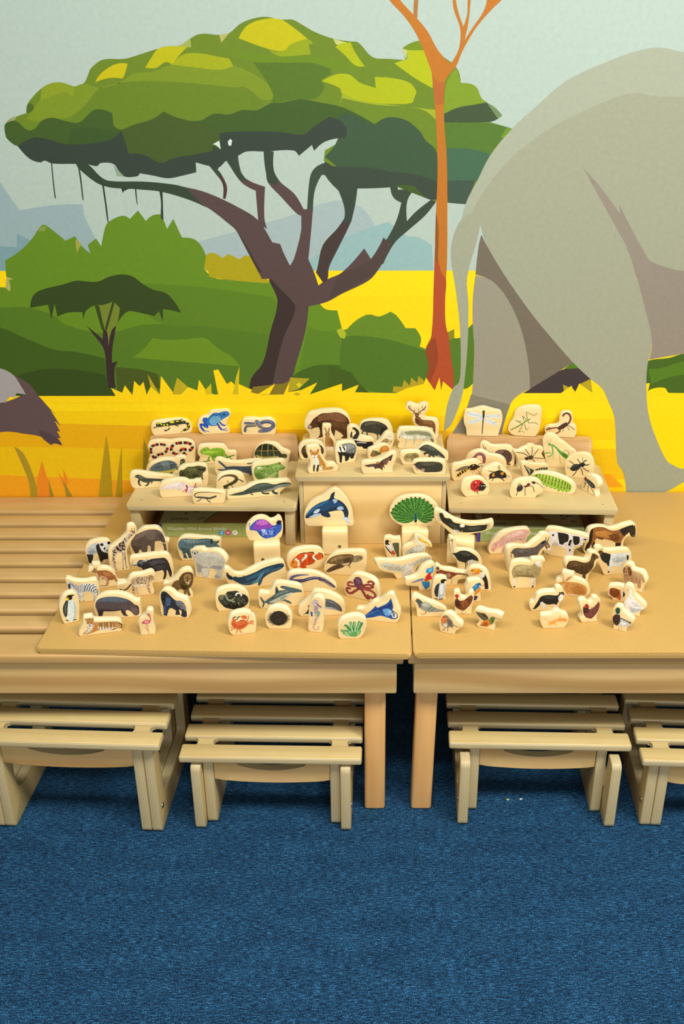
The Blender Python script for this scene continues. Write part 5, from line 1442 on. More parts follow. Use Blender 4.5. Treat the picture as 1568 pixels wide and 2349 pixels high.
build_all('''
@panda_block|B1|M|302,470 506,446|wooden block printed with a giant panda
O 262,332 272,290 310,258 380,238 450,236 488,254 502,300 506,445 400,458 302,469 284,430 272,390
f bcc4c7 274,340 300,292 350,262 388,264 384,340 350,365 310,376
f 93a0a6 285,345 330,320 370,345 320,372
f 262422 274,366 335,370 332,410 312,452 295,442 284,402
f 232120 364,282 390,270 400,310 440,345 468,360 470,410 432,416 416,438 400,430 384,380 366,330
f d9dddd 392,272 410,255 440,248 472,260 488,290 482,330 452,352 412,332
d16 1a1a1a 414,278 478,262
f 262422 428,308 444,300 450,318 434,326
f 262422 470,300 482,296 482,314 472,314
d8 1f1d1c 462,332
@giraffe_block|B1|M|502,538 670,509|wooden block printed with a tall giraffe
O 475,332 490,310 540,273 590,233 640,173 649,113 670,98 708,95 729,112 733,150 718,200 690,240 660,292 645,342 655,420 668,490 670,508 590,522 502,537 488,490 480,420
t16-10 b9a68e 526,380 530,440 545,505
t15-10 a8957c 516,385 524,440 530,495
t16-9 b9a68e 602,345 608,420 610,495
t16-9 a8957c 620,330 628,410 640,485
f cdbaa0 508,322 540,290 580,255 620,218 665,172 690,150 715,150 718,168 708,182 692,195 655,240 632,290 630,340 600,352 560,352 545,382 512,388
s6 5a3a26 692,150 688,126
s6 5a3a26 712,148 713,124
f 9a7350 684,150 716,150 720,172 706,180 690,168
s8 4a3428 684,158 672,150
c62,9 41302a 512,330 560,285 620,240 632,280 622,335 560,345 520,380
c22,6 41302a 610,235 670,172 692,190 640,250
c16,4 4a3a34 516,395 530,390 540,450 525,450
c16,4 4a3a34 600,350 630,345 634,420 606,420
s11 352c28 546,500 546,512
s11 352c28 610,492 610,502
s10 352c28 642,482 643,492
d4 181210 702,160
s4 3a302a 512,388 514,430
@elephant_block|B1|M|690,378 1022,364|wooden block printed with a grey African elephant
O 665,292 680,228 740,163 790,128 850,121 918,123 957,153 982,202 998,228 1032,238 1030,260 1019,272 1022,363 860,371 690,377 674,330
f 5f544e 680,262 710,200 760,170 810,150 860,138 920,142 960,165 985,210 1000,270 1012,352 985,346 980,290 960,245 930,245 900,250 896,342 865,347 860,290 835,285 830,352 790,347 770,320 755,330 750,362 715,362 720,320 690,300
f 4a403b 690,290 760,300 770,322 755,332 750,360 718,360
f 776a62 760,178 830,150 800,200 740,225 700,245
f 71635c 800,186 840,150 890,150 906,180 890,230 862,246 820,216
s4 443a35 805,190 830,225 862,244 888,228
f 534842 930,180 970,190 990,250 1005,340 988,342 980,290 955,240
s7 ece0c4 950,250 978,262 1003,264
s4 4a403b 686,285 694,310 704,338
d4 1a1412 925,196
c30,4 463c36 700,250 780,200 850,260 780,300
@rhino_block|B1|M|1154,426 1500,426|wooden block printed with a blue grey rhinoceros
O 1105,272 1115,233 1150,208 1220,203 1320,213 1400,218 1440,218 1488,228 1503,220 1508,262 1500,330 1504,426 1154,425 1126,385 1112,330
f 557079 1114,270 1140,230 1200,222 1280,228 1380,221 1420,230 1450,245 1490,240 1470,265 1495,300 1490,332 1440,310 1400,320 1300,320 1240,310 1220,340 1240,402 1214,402 1190,350 1178,360 1202,406 1164,402 1150,340 1124,320
f 3d545c 1130,300 1180,310 1220,330 1238,400 1216,400 1190,350 1176,362 1200,402 1168,400 1150,340
f 7c97a0 1150,236 1220,230 1300,240 1380,234 1300,262 1200,262
s4 3a5058 1240,235 1250,300
s4 3a5058 1270,236 1282,310
s4 3a5058 1300,238 1312,310
s4 3a5058 1330,236 1345,308
s4 3a5058 1190,232 1182,300
f 2f3f46 1410,232 1425,222 1430,262 1412,270
t14-3 2c3940 1466,262 1482,250 1493,236
t10-3 2c3940 1488,312 1494,285
f 35464d 1440,300 1490,300 1490,330 1450,318
d5 141b1f 1450,272
@polar_bear_block|B1|M|1276,575 1528,610|wooden block printed with a white polar bear
O 1225,352 1235,323 1265,315 1330,315 1350,333 1438,328 1498,348 1541,392 1556,430 1546,470 1530,520 1532,580 1526,609 1400,592 1276,574 1270,520 1256,440
f bdbdb3 1232,346 1260,330 1300,335 1320,350 1400,350 1470,355 1530,400 1540,440 1520,500 1515,570 1500,590 1450,588 1440,570 1465,560 1450,500 1400,490 1390,570 1350,579 1330,560 1325,490 1325,540 1300,560 1288,546 1280,470 1265,420 1250,380
f cfcfc6 1300,340 1400,356 1500,372 1525,410 1440,395 1340,380
f 96989a 1280,440 1330,470 1400,490 1440,470 1520,480 1505,505 1450,502 1395,492 1330,492 1326,530 1290,530
f a2a4a4 1448,560 1468,555 1500,585 1452,588
d8 1f1e1d 1268,356
d5 1f1e1d 1246,346 1290,348
s5 2a2827 1258,360 1278,364
f cfcdc2 1330,500 1385,500 1388,565 1352,572
c26,4 a9aaa4 1290,400 1480,380 1520,440 1480,470 1310,450
@buffalo_block|B1|M|802,642 1071,620|wooden block printed with a black cape buffalo
O 668,422 680,398 740,388 830,375 920,365 998,363 1036,388 1061,440 1072,540 1071,619 940,631 802,641 792,522 740,482 690,470
f 2f2c2e 735,452 760,420 820,425 870,410 930,403 990,400 1020,430 1040,480 1056,540 1046,577 1034,562 1020,520 1005,510 1006,560 990,597 974,592 985,540 970,510 900,525 830,520 800,522 780,492 740,476
f 4a474e 840,440 900,422 970,420 1000,440 940,450 870,478
f 3d3a40 880,480 960,470 1000,490 940,510
f 5a6269 742,432 790,425 786,462 756,472
f 23262a 745,455 775,455 770,478 750,474
t15-4 8b949a 742,464 706,468 694,445 706,420
t15-4 8b949a 788,430 822,428 828,412 814,402
s8 2f2c2e 735,462 702,466
d4 0f0f10 756,444
s4 2a2628 1036,480 1050,530
c30,4 1d1b1d 840,430 980,410 1030,470 960,510 850,500
@kangaroo_block|B1|M|396,684 640,642|wooden block printed with a brown kangaroo
O 288,530 300,498 322,482 330,458 400,455 403,488 478,495 528,523 548,570 568,612 636,618 640,641 520,662 396,683 382,640 380,582 350,548
t26-8 9a6440 520,560 542,600 565,636
f 9d6239 360,517 400,515 460,515 510,540 535,590 515,600 482,602 468,640 452,646 450,600 420,590 395,575 378,555
f c4a27c 392,560 450,575 470,600 455,640 445,600 410,588
f a37d54 325,520 345,490 365,500 372,530 355,541 330,528
t9-4 a37d54 348,500 342,468
t9-4 a37d54 360,502 372,472
s10 b09070 468,600 468,648 440,652
s8 5a4230 470,652 398,658
s8 9a7a58 386,565 390,605
s5 3a2c24 390,600 382,608
f b37848 420,525 490,535 500,570 440,560
s10 a8845c 420,580 425,600
d5 221a14 327,522
d3 16110d 345,508
@leopard_block|B1|M|696,760 893,734|wooden block printed with a spotted leopard
O 548,672 555,648 590,635 640,623 670,578 700,558 780,548 830,533 868,523 896,537 901,565 888,610 880,650 896,710 893,733 790,747 696,759 640,745 585,718 558,700
s14 4a3c30 682,638 660,668 635,690 602,698 578,684
f c4ad8c 680,602 720,575 790,570 830,565 860,555 885,562 892,590 870,615 852,640 860,700 870,726 850,727 830,690 815,655 760,660 740,670 746,715 756,727 735,727 725,690 706,680 710,725 728,736 708,740 695,700 684,650
f e2d6be 700,650 760,640 815,640 815,656 760,660 720,668
f b0946e 830,572 860,558 888,570 880,600 846,600
c120,4 2a211b 685,605 730,580 830,572 860,590 850,630 760,645 700,650
c20,4 2a211b 690,655 710,655 728,728 700,720
c16,4 2a211b 832,650 852,640 862,715 846,715
c12,3 2a211b 838,572 862,558 884,575 870,600
d4 1a1410 868,580
d5 2a1d16 888,594
s5 2a211b 860,556 852,566
s5 d9cbb0 868,606 884,600
@zebra_block|B1|M|206,811 392,797|wooden block printed with a striped zebra
O 78,602 85,588 120,595 150,608 200,615 260,615 318,603 358,603 377,640 391,700 393,796 300,804 206,810 190,760 150,715 96,655
f d9dde2 95,622 108,618 118,612 128,620 150,635 190,655 240,640 300,635 350,640 375,690 370,730 355,740 352,787 336,782 340,740 310,715 240,715 236,740 256,792 245,797 225,752 216,797 205,792 195,732 150,690 125,692 104,665
f 2f3b48 102,640 125,640 128,690 112,680
s5 1f2329 110,622 132,648
s5 1f2329 126,620 150,662
s6 1f2329 145,632 160,678
s6 1f2329 162,642 175,692
s6 1f2329 180,650 190,704
s6 1f2329 198,655 202,716
s6 1f2329 216,650 216,716
s6 1f2329 234,645 230,714
s6 1f2329 254,642 246,712
s7 1f2329 280,640 262,670 258,710
s7 1f2329 308,638 285,665 276,708
s7 1f2329 345,645 312,660 294,710
s7 1f2329 362,662 330,675 312,712
s7 1f2329 370,684 345,695 326,716
s6 1f2329 374,705 340,725
s5 1f2329 198,735 216,740
s5 1f2329 204,755 222,758
s5 1f2329 205,775 216,775
s5 1f2329 232,745 245,755
s5 1f2329 338,750 354,748
s5 1f2329 338,768 354,765
s8 23262a 246,788 252,796
s8 23262a 206,788 216,797
s8 23262a 338,780 350,788
s6 23262a 372,690 374,742
@lion_block|B1|M|1112,778 1246,766|wooden block printed with a maned lion
O 978,652 985,635 1020,628 1060,603 1100,563 1140,523 1190,503 1228,508 1251,542 1254,580 1243,640 1225,690 1250,742 1246,765 1180,772 1112,777 1078,730 1040,690 1005,668
s9 6a5434 1065,640 1050,680 1045,700
t26-20 6f5836 1080,680 1095,735
f 715a37 1060,642 1090,610 1130,600 1165,640 1162,692 1120,690 1100,722 1082,728 1088,690 1066,692
t28-24 77603c 1168,670 1178,715 1172,752
t28-24 6a5434 1196,680 1208,720 1222,746
f 584426 1122,590 1140,560 1160,540 1210,528 1248,545 1250,610 1232,660 1190,692 1150,682 1130,642
f 3c2d18 1135,640 1160,650 1200,670 1190,690 1150,680
f 9d7c4c 1168,562 1195,548 1222,550 1236,590 1216,640 1186,642 1168,602
f cdb995 1184,616 1214,612 1214,640 1192,645
f 6d5430 1188,570 1205,570 1206,612 1190,612
d6 2b1d14 1198,614
d4 1c130d 1182,586 1216,582
c40,5 3e2f19 1130,590 1160,545 1240,545 1245,610 1200,680 1150,670
@hippo_block|B1|M|380,967 776,938|wooden block printed with a hippopotamus
O 340,862 345,813 370,773 430,738 510,728 598,733 678,763 728,793 765,788 771,832 778,900 776,937 580,952 378,966 352,912
f 52474b 354,842 370,790 430,762 520,755 600,765 670,790 720,830 748,842 757,900 745,922 715,926 690,900 660,880 640,880 632,900 657,932 620,932 595,900 590,880 520,890 430,890 420,932 384,936 374,890
f 566473 366,806 430,764 520,757 600,767 662,796 560,806 450,802
f 3a3035 374,880 430,870 520,882 590,870 630,900 620,925 596,900 588,878 520,888 430,888 420,930 386,932
f 6a5a5a 680,850 730,860 752,895 740,918 716,920 695,895
d8 3a3034 728,838
d7 2a2225 738,852
d4 120e10 700,858
d5 2a2225 748,898 735,912
s4 3a3035 650,800 660,850 650,880
s4 453b40 395,860 420,890
@gorilla_block|B1|M|970,938 1206,953|wooden block printed with a black silverback gorilla on all fours
O 940,742 950,713 975,693 1018,693 1058,713 1098,748 1150,768 1188,788 1213,850 1222,905 1206,952 1090,945 970,937 952,880
f 282d3a 954,742 970,708 1002,712 1040,745 1090,790 1140,795 1175,830 1196,936 1170,943 1138,930 1145,890 1120,870 1132,922 1088,922 1095,885 1050,860 1030,870 1012,932 978,926 985,870 964,810
f 707682 1078,800 1140,798 1180,840 1184,890 1122,852
f 3f5a7c 1000,755 1045,770 1040,830 1000,840
f 34496a 975,830 1010,850 1000,920 982,915
f 14171d 957,745 985,728 1002,750 985,792 962,782
f 2c3444 966,750 990,742 990,760 970,764
c40,5 171a22 990,730 1090,795 1170,840 1170,900 1040,850
d4 55606e 972,756
@emperor_penguin_block|B1|M|76,1009 206,981|wooden block printed with a yellow necked penguin at the board's left edge
O 25,862 32,803 62,753 112,723 158,719 191,742 205,790 209,920 206,980 140,995 74,1008 48,960
f d9e1dd 104,800 125,785 150,786 174,830 178,920 165,970 120,982 90,952 95,850
f b2c4be 150,800 174,832 178,920 165,968 150,970 160,880
f 373c38 58,850 85,790 106,790 100,870 95,930 80,946 60,902
f 55605a 72,850 88,815 90,870 80,915
f 1d1d1c 88,778 98,746 138,738 166,738 142,754 142,774 120,786
f e3c31e 87,776 102,760 114,780 95,792
s13 232323 84,970 110,976
s13 232323 148,972 182,962
@tiger_block|B1|M|224,1122 592,1072|wooden block printed with a lying tiger
O 205,1082 215,1058 240,1003 245,953 270,943 328,938 343,963 373,973 480,971 568,973 596,992 599,1040 592,1071 410,1098 222,1121 206,1110
f b98c55 264,966 290,955 330,953 346,990 400,990 480,985 560,985 602,1010 592,1047 560,1046 520,1060 440,1056 380,1066 330,1087 270,1102 233,1102 260,1075 280,1050 274,1000
f ddd7cd 274,1012 300,1005 336,1010 332,1050 280,1087 243,1100 285,1045
f dccfb8 376,1030 480,1035 552,1035 500,1059 400,1064
f c07f3a 330,1040 372,1010 376,1060 330,1080
s5 2b221c 392,992 398,1020 388,1056
s6 2b221c 415,990 412,1024 420,1056
s6 2b221c 440,988 444,1020 436,1052
s6 2b221c 465,986 462,1020 470,1046
s6 2b221c 492,985 500,1015 496,1045
s5 2b221c 515,987 528,1012 524,1040
s5 2b221c 540,987 556,1010
s5 2b221c 560,990 580,1010
s7 2b221c 575,1000 596,1012 592,1046
s4 2b221c 276,962 290,975
s4 2b221c 328,960 316,974
s4 2b221c 300,958 302,974
s5 2b221c 284,1040 300,1052
s5 2b221c 270,1060 288,1074
s5 2b221c 252,1080 270,1090
s5 2b221c 290,1020 312,1030
s4 2b221c 330,1002 326,1030
d5 1c1410 288,994 318,992
f cdbfb0 296,1004 312,1004 310,1022 298,1022
d5 7a4a3c 304,1010
s7 2b221c 505,1058 545,1042
s8 2b221c 268,966 262,958
s8 2b221c 332,962 336,954
@flamingo_block|B1|M|772,1110 902,1103|wooden block printed with a pink flamingo
O 748,992 755,963 790,938 815,918 820,888 840,878 873,883 886,905 883,960 888,1010 902,1060 902,1102 836,1106 772,1109 764,1060
s4 b16b6a 826,1003 820,1035 832,1060 848,1096
s4 b16b6a 832,1003 838,1045 840,1075
s4 b16b6a 804,1038 848,1062
s4 b16b6a 838,1094 852,1092
f d36c7a 778,998 805,970 842,968 861,985 840,1003 800,1006
f e69aa0 800,980 840,975 840,992 805,995
f b04a58 780,998 805,985 800,1003
s9 c4415c 848,988 862,962 852,936 834,920 842,910 856,924
s5 2a2020 856,922 860,934
''')
build_all('''
@jellyfish_block|B2|P|382,244 648,218|wooden block printed with a purple and blue jellyfish
O 335,162 345,113 370,78 420,38 480,23 530,33 568,55 600,48 638,20 666,42 676,90 674,160 662,205 648,217 510,231 380,243 354,217
f 2f57b4 368,122 400,80 440,50 500,48 540,70 575,100 610,95 625,60 655,70 664,110 655,150 625,180 600,205 560,214 520,222 482,208 460,170 420,150 374,146
f 8c41b2 390,130 410,96 440,56 490,45 530,60 570,98 580,130 520,130 450,142 410,140
f b763c4 428,84 470,52 512,54 540,86 470,100
s4 d9a0dc 440,96 430,60
s4 d9a0dc 470,98 462,56
s4 d9a0dc 500,98 498,54
s4 d9a0dc 525,98 524,64
f 1a1c3c 612,78 630,55 662,60 656,90 630,94
f adbcec 470,140 510,132 535,182 492,194
f 7f98e0 540,140 590,150 580,190 545,190
f 1c2f7c 440,155 465,170 480,205 460,185
s5 1f2c50 368,115 366,90 380,82
c50,6 1f3f9c 460,150 580,110 650,110 600,195 500,212
c26,5 7f9ae4 480,150 580,120 640,120 590,190 500,205
@clownfish_block|B2|M|752,524 1042,490|wooden block printed with an orange clownfish
O 712,432 725,383 765,343 830,318 900,308 978,308 1028,323 1053,362 1057,420 1050,470 1042,489 900,507 752,523 724,490
f 2a201c 800,378 850,354 905,350 900,365 850,372
f 2a201c 895,352 950,344 962,365 900,372
f d2571f 742,458 760,420 800,380 850,360 900,354 948,350 960,380 982,368 1010,354 1034,365 1038,400 1010,415 972,410 962,440 910,462 882,472 890,490 850,497 830,482 780,492 750,477
f e38c2c 744,458 770,420 800,432 800,480 762,482
f b8421a 900,380 955,370 958,430 905,450
s24 eeeadf 784,408 812,424 822,450 812,476
s24 eeeadf 884,366 882,392 858,412 864,444
s20 eeeadf 955,374 958,400 985,412
s4 241c18 800,402 830,428 832,470
s4 241c18 868,376 866,396 842,414
s5 241c18 968,378 972,398 1000,416
s6 241c18 1000,352 1036,366 1040,402
f cc4c1c 832,462 872,412 886,440 882,480 852,496 838,486
s5 241c18 900,462 950,446 966,420
s4 241c18 840,498 890,490
d7 1a1512 768,440
s3 8a3414 850,470 878,440
@sea_turtle_block|B2|M|1086,553 1426,568|wooden block printed with a brown sea turtle
O 1050,502 1060,453 1090,403 1150,358 1220,343 1318,338 1408,343 1437,368 1442,420 1436,500 1426,567 1250,560 1086,552 1058,528
f 5c4831 1068,520 1120,480 1200,450 1252,450 1232,482 1150,512 1090,532
f 6d5435 1073,442 1110,400 1170,375 1250,365 1312,370 1330,400 1300,450 1270,476 1200,460 1120,456
f 8d7550 1110,412 1180,384 1240,380 1180,410 1120,440
f 50402a 1200,420 1290,390 1300,430 1260,460
f c7b48e 1210,455 1290,440 1270,474 1220,466
f 9a8a66 1318,385 1360,374 1406,380 1406,410 1370,432 1318,442
s3 3a3020 1310,372 1322,400 1300,445
s4 b09a70 1150,390 1170,440
s4 b09a70 1210,376 1225,440
s4 b09a70 1100,430 1260,390 1310,388
c44,4 39301f 1080,515 1200,455 1240,460 1150,508
c20,4 4a4028 1325,388 1400,382 1400,410 1330,432
d5 16120c 1386,398
s8 5c4831 1285,470 1290,488
s8 5c4831 1080,446 1075,455
@whale_block|B2|M|242,692 690,642|wooden block printed with a long dark blue humpback whale
O 135,522 142,498 175,493 200,513 240,543 300,548 370,513 450,473 540,443 638,423 676,433 698,472 701,560 690,641 460,668 240,691 196,668 158,608
f 223039 154,535 165,532 185,558 212,574 214,600 182,597 160,572
f 1f3c53 208,582 235,570 265,578 330,565 420,530 500,490 600,460 680,454 687,475 640,510 560,540 490,590 466,648 445,655 450,620 380,646 310,647 260,626 218,602
f 2f5a78 330,590 430,545 520,500 600,475 540,515 440,570 350,610
f 538098 376,642 430,602 470,546 502,528 490,560 440,622
f 2c5068 455,610 490,592 466,648 446,652
s3 6c9aac 510,530 600,500 670,486
s3 6c9aac 505,545 590,515 650,498
s3 6c9aac 300,640 360,632 430,600
s5 16222c 600,462 640,452 680,448
d3 0c1218 560,512
s6 16222c 300,580 322,560
@moray_eel_block|B2|M|762,715 1160,698|wooden block printed with a purple eel
O 708,602 716,563 760,533 850,528 948,533 1038,563 1108,603 1158,643 1169,668 1160,697 960,706 762,714 730,660
t34-8 5c578c 752,612 752,585 790,565 850,556 912,556
t36-32 4a4569 752,610 800,612 860,608 920,590 985,582
t34-20 4f4a70 980,583 1050,600 1110,638 1152,672
s6 9a9cbe 870,605 935,584 1000,580
s5 9a9cbe 1010,582 1060,598 1100,625
d6 2b2742 880,602 910,596 945,590 980,586 1015,590 1045,598
s3 8a86b0 770,580 830,562 890,558
d4 15131f 1135,655
s5 3a3658 1000,600 1060,625 1120,670
@octopus_block|B2|M|1262,755 1538,812|wooden block printed with a red and purple octopus
O 1238,692 1245,633 1270,593 1310,553 1350,548 1418,563 1488,593 1526,633 1546,700 1548,770 1538,811 1400,783 1262,754 1246,726
s24 8e3d3c 1385,670 1340,700 1292,724 1262,704 1266,676 1298,686
s22 9a4640 1362,655 1312,660 1268,648 1282,622 1318,632
s20 8e3d3c 1408,655 1456,645 1492,652 1508,632 1478,616 1450,628
s22 96423e 1410,668 1470,676 1510,664
s26 8e3d3c 1398,690 1424,735 1448,768 1462,770 1460,750
s22 9a4640 1420,690 1482,702 1522,740 1505,768 1472,756 1440,738
f 5e3c54 1322,602 1350,574 1386,584 1402,620 1416,680 1400,700 1375,690 1342,662 1324,632
f 7c5470 1340,592 1372,590 1390,630 1360,640
f 8a3f44 1360,650 1410,650 1420,690 1385,690
d4 cc8a80 1300,712 1270,690 1330,692 1440,742 1480,690 1512,730 1455,730 1290,660 1455,658
d4 1a1218 1400,640
@giant_clam_block|B2|M|92,895 354,870|wooden block printed with a frilly dark giant clam
O 55,772 62,723 100,693 170,673 248,671 308,688 351,723 367,770 365,840 354,869 225,882 92,894 66,850
f 353830 80,772 92,745 120,738 150,742 162,712 205,705 250,702 300,728 340,745 360,790 340,830 310,850 290,858 222,876 200,860 150,858 100,812
f 6b7058 84,770 110,740 140,745 120,790
f 1b1d18 110,800 180,830 250,820 330,830 290,855 222,870 150,852
s16 8d947c 150,728 162,770 190,792 215,780 232,760
s14 a8ae98 232,795 210,800 190,780
s15 ecece4 242,748 256,724 285,728 296,752
s10 5c6250 250,770 290,790 330,770
s10 14160f 180,720 215,740 210,770
s10 14160f 300,745 330,770 345,800
s8 8d947c 260,800 275,840
s8 70765f 130,790 160,830
s8 70765f 320,790 325,825
c50,6 15170f 95,790 200,760 340,780 320,840 220,865 130,840
c40,4 858a72 95,780 200,740 340,770 300,840 150,840
@hammerhead_block|B2|M|480,868 864,841|wooden block printed with a hammerhead shark
O 448,772 454,728 480,718 538,723 568,693 600,643 650,628 738,638 818,653 857,683 866,740 864,840 670,854 478,867 458,830
f 3d5357 462,755 480,766 492,785 508,802 496,850 480,857 490,816 476,790
f 4b6164 498,808 540,775 602,730 604,690 611,656 635,700 700,694 670,680 648,672 664,655 740,668 840,694 850,714 800,716 742,730 690,780 740,800 758,824 716,810 680,792 600,815 574,830 560,818 542,828 530,815 510,812
f c4c9c2 545,806 620,768 700,732 765,714 732,750 660,792 592,813
f 6f8384 610,735 700,702 740,706 660,732 600,765
f 36494c 604,720 611,656 634,700 620,720
f 9aa8a4 640,770 700,740 720,748 660,785
s4 2c3a3c 720,716 770,714
s3 55686a 668,748 676,770
s3 55686a 680,742 688,764
d4 10171a 655,668
s8 3d5357 545,815 540,828
@dolphin_block|B2|M|850,940 1228,925|wooden block printed with a grey dolphin behind the seahorse
O 815,882 825,853 870,813 920,763 960,713 1010,708 1098,723 1178,758 1230,802 1247,850 1242,900 1228,924 1040,932 848,939 822,915
f 55585d 900,840 960,800 1010,780 1060,775 1120,785 1180,820 1207,850 1220,890 1190,887 1140,866 1070,857 1000,852 930,890
f 33373b 856,926 890,896 912,860 916,918 890,912
f 9ca2a6 1000,852 1070,848 1140,860 1192,886 1120,872 1040,860
f 6d7177 1060,785 1130,798 1180,830 1120,815
t16-6 44474c 1040,850 1030,880
d3 111315 1178,862
s3 3a3d41 1190,872 1216,884
@manta_ray_block|B3|M|-44,968 262,1000|wooden block printed with a blue manta ray
O -98,880 -85,868 -20,863 60,803 110,793 160,758 208,731 242,738 262,783 286,840 306,890 308,930 290,978 262,999 110,984 -46,967 -84,925
f 1f4d98 -42,946 20,900 70,855 84,838 100,858 120,850 190,815 225,768 246,850 240,880 280,910 286,950 250,963 180,945 130,930 60,945 0,950
f 17397a 60,880 120,860 200,830 230,800 235,850 150,870 90,910
f 62a0dc 150,870 210,868 240,900 205,932 170,922
f 9ccaf0 200,880 232,885 228,910 205,915
f e9ddc0 228,912 255,898 278,920 272,950 240,952
f 2a5ca6 240,905 262,910 258,940 245,940
s5 1a3c80 222,905 258,896 284,920
s4 62a0dc -20,938 60,900 120,880
s4 7cb4e4 130,930 180,940 220,955
@crab_block|B2|M|228,1111 418,1088|wooden block printed with an orange crab
O 170,1012 178,963 210,923 280,898 350,898 384,908 394,928 416,938 431,975 428,1050 418,1087 320,1099 226,1110 192,1088
s9 cb6935 238,1045 215,1052 196,1068
s9 cb6935 225,1035 190,1040
s9 cb6935 262,1050 254,1072 248,1092
s10 cb6935 278,1050 282,1070 296,1086
s10 cb6935 340,1000 372,985 396,975
s6 cb6935 392,972 404,985
s9 cb6935 345,985 355,958 360,930
s9 cb6935 342,1010 380,1000 404,1008
s8 cb6935 370,985 412,988
f c95c2a 200,1000 216,976 250,990 300,964 342,980 348,1015 304,1050 250,1052 215,1030
f d97440 245,1000 300,978 330,995 300,1010 250,1020
f dc6e32 202,990 214,965 242,958 240,985 220,995
f dc6e32 288,932 330,928 348,952 322,958 295,948
s9 242220 214,960 226,945 244,938
s9 242220 252,968 262,945 282,936
d4 14100e 262,985 285,975
c24,4 a8441c 225,1000 300,975 340,1000 290,1040 235,1035
@sea_urchin_block|B2|M|562,1053 738,1052|wooden block printed with a spiny black sea urchin
O 512,962 516,913 545,873 600,853 660,853 713,873 752,922 759,970 750,1030 737,1051 650,1052 560,1052 525,1022
u110,8 282620 634,955 106,84 .2
f 26241e 562,955 575,915 610,890 660,890 700,920 708,960 690,1000 640,1020 590,1005
c40,4 4a483c 575,950 610,900 670,905 690,960 640,1005 590,990
@seahorse_block|B2|M|918,1079 1030,1087|wooden block printed with a pale curly tailed seahorse
O 907,1002 910,902 916,823 932,783 970,758 1008,758 1046,788 1053,850 1046,960 1041,1050 1030,1086 918,1078 904,1050
f 2b4d80 928,892 946,895 948,938 932,934
t34-38 b9a2aa 958,815 985,840 976,880 985,915
t40-26 c3b6a0 985,905 990,935 975,960
t26-9 cbab94 980,950 966,1000 952,1035 970,1058 1000,1052 1002,1030 985,1030
s12 7c5c72 985,815 1005,838 1028,856
d24 cdbdbd 962,815
d14 d6b8be 985,802
f 83a383 990,880 1014,898 1008,930 990,930
s4 7c5c8c 950,872 1000,866
s4 7c5c8c 952,850 995,850
s4 8a6a7a 962,965 985,972
s4 8a6a7a 958,985 980,992
s4 8a6a7a 952,1008 972,1014
s4 9a7a94 960,900 1008,905
s4 9a7a94 964,925 1008,935
d4 1a1418 978,812
s6 b9a2aa 955,795 975,785 992,798
@coral_block|B2|M|1212,1146 1372,1142|wooden block printed with green branching coral
O 1178,1052 1180,1003 1220,963 1290,938 1368,933 1427,963 1441,1002 1426,1070 1400,1118 1372,1141 1290,1144 1210,1145 1184,1118
s26 4d8d50 1310,1108 1262,1068 1204,1068
s26 4d8d50 1308,1100 1270,1035 1238,1015
s26 559658 1322,1092 1300,1020 1292,985
s26 4d8d50 1330,1090 1332,1030 1328,985
s26 559658 1345,1085 1366,1025 1376,980
s24 4d8d50 1350,1092 1392,1015 1402,992
s26 67a868 1315,1112 1255,1100 1222,1080
s26 67a868 1340,1112 1372,1085 1380,1060
f 5c9e60 1270,1080 1330,1060 1372,1080 1350,1118 1290,1116
s9 acd4a4 1300,1095 1260,1060 1212,1064
s9 acd4a4 1312,1080 1300,1020 1294,992
s9 acd4a4 1336,1080 1336,1030 1330,992
s9 acd4a4 1352,1075 1370,1020 1376,992
s8 d0e6c6 1290,1108 1240,1096
s8 d0e6c6 1350,1105 1372,1076
s7 356f3a 1322,1070 1318,1040
s7 356f3a 1282,1070 1262,1040
s7 356f3a 1358,1060 1380,1030
''')
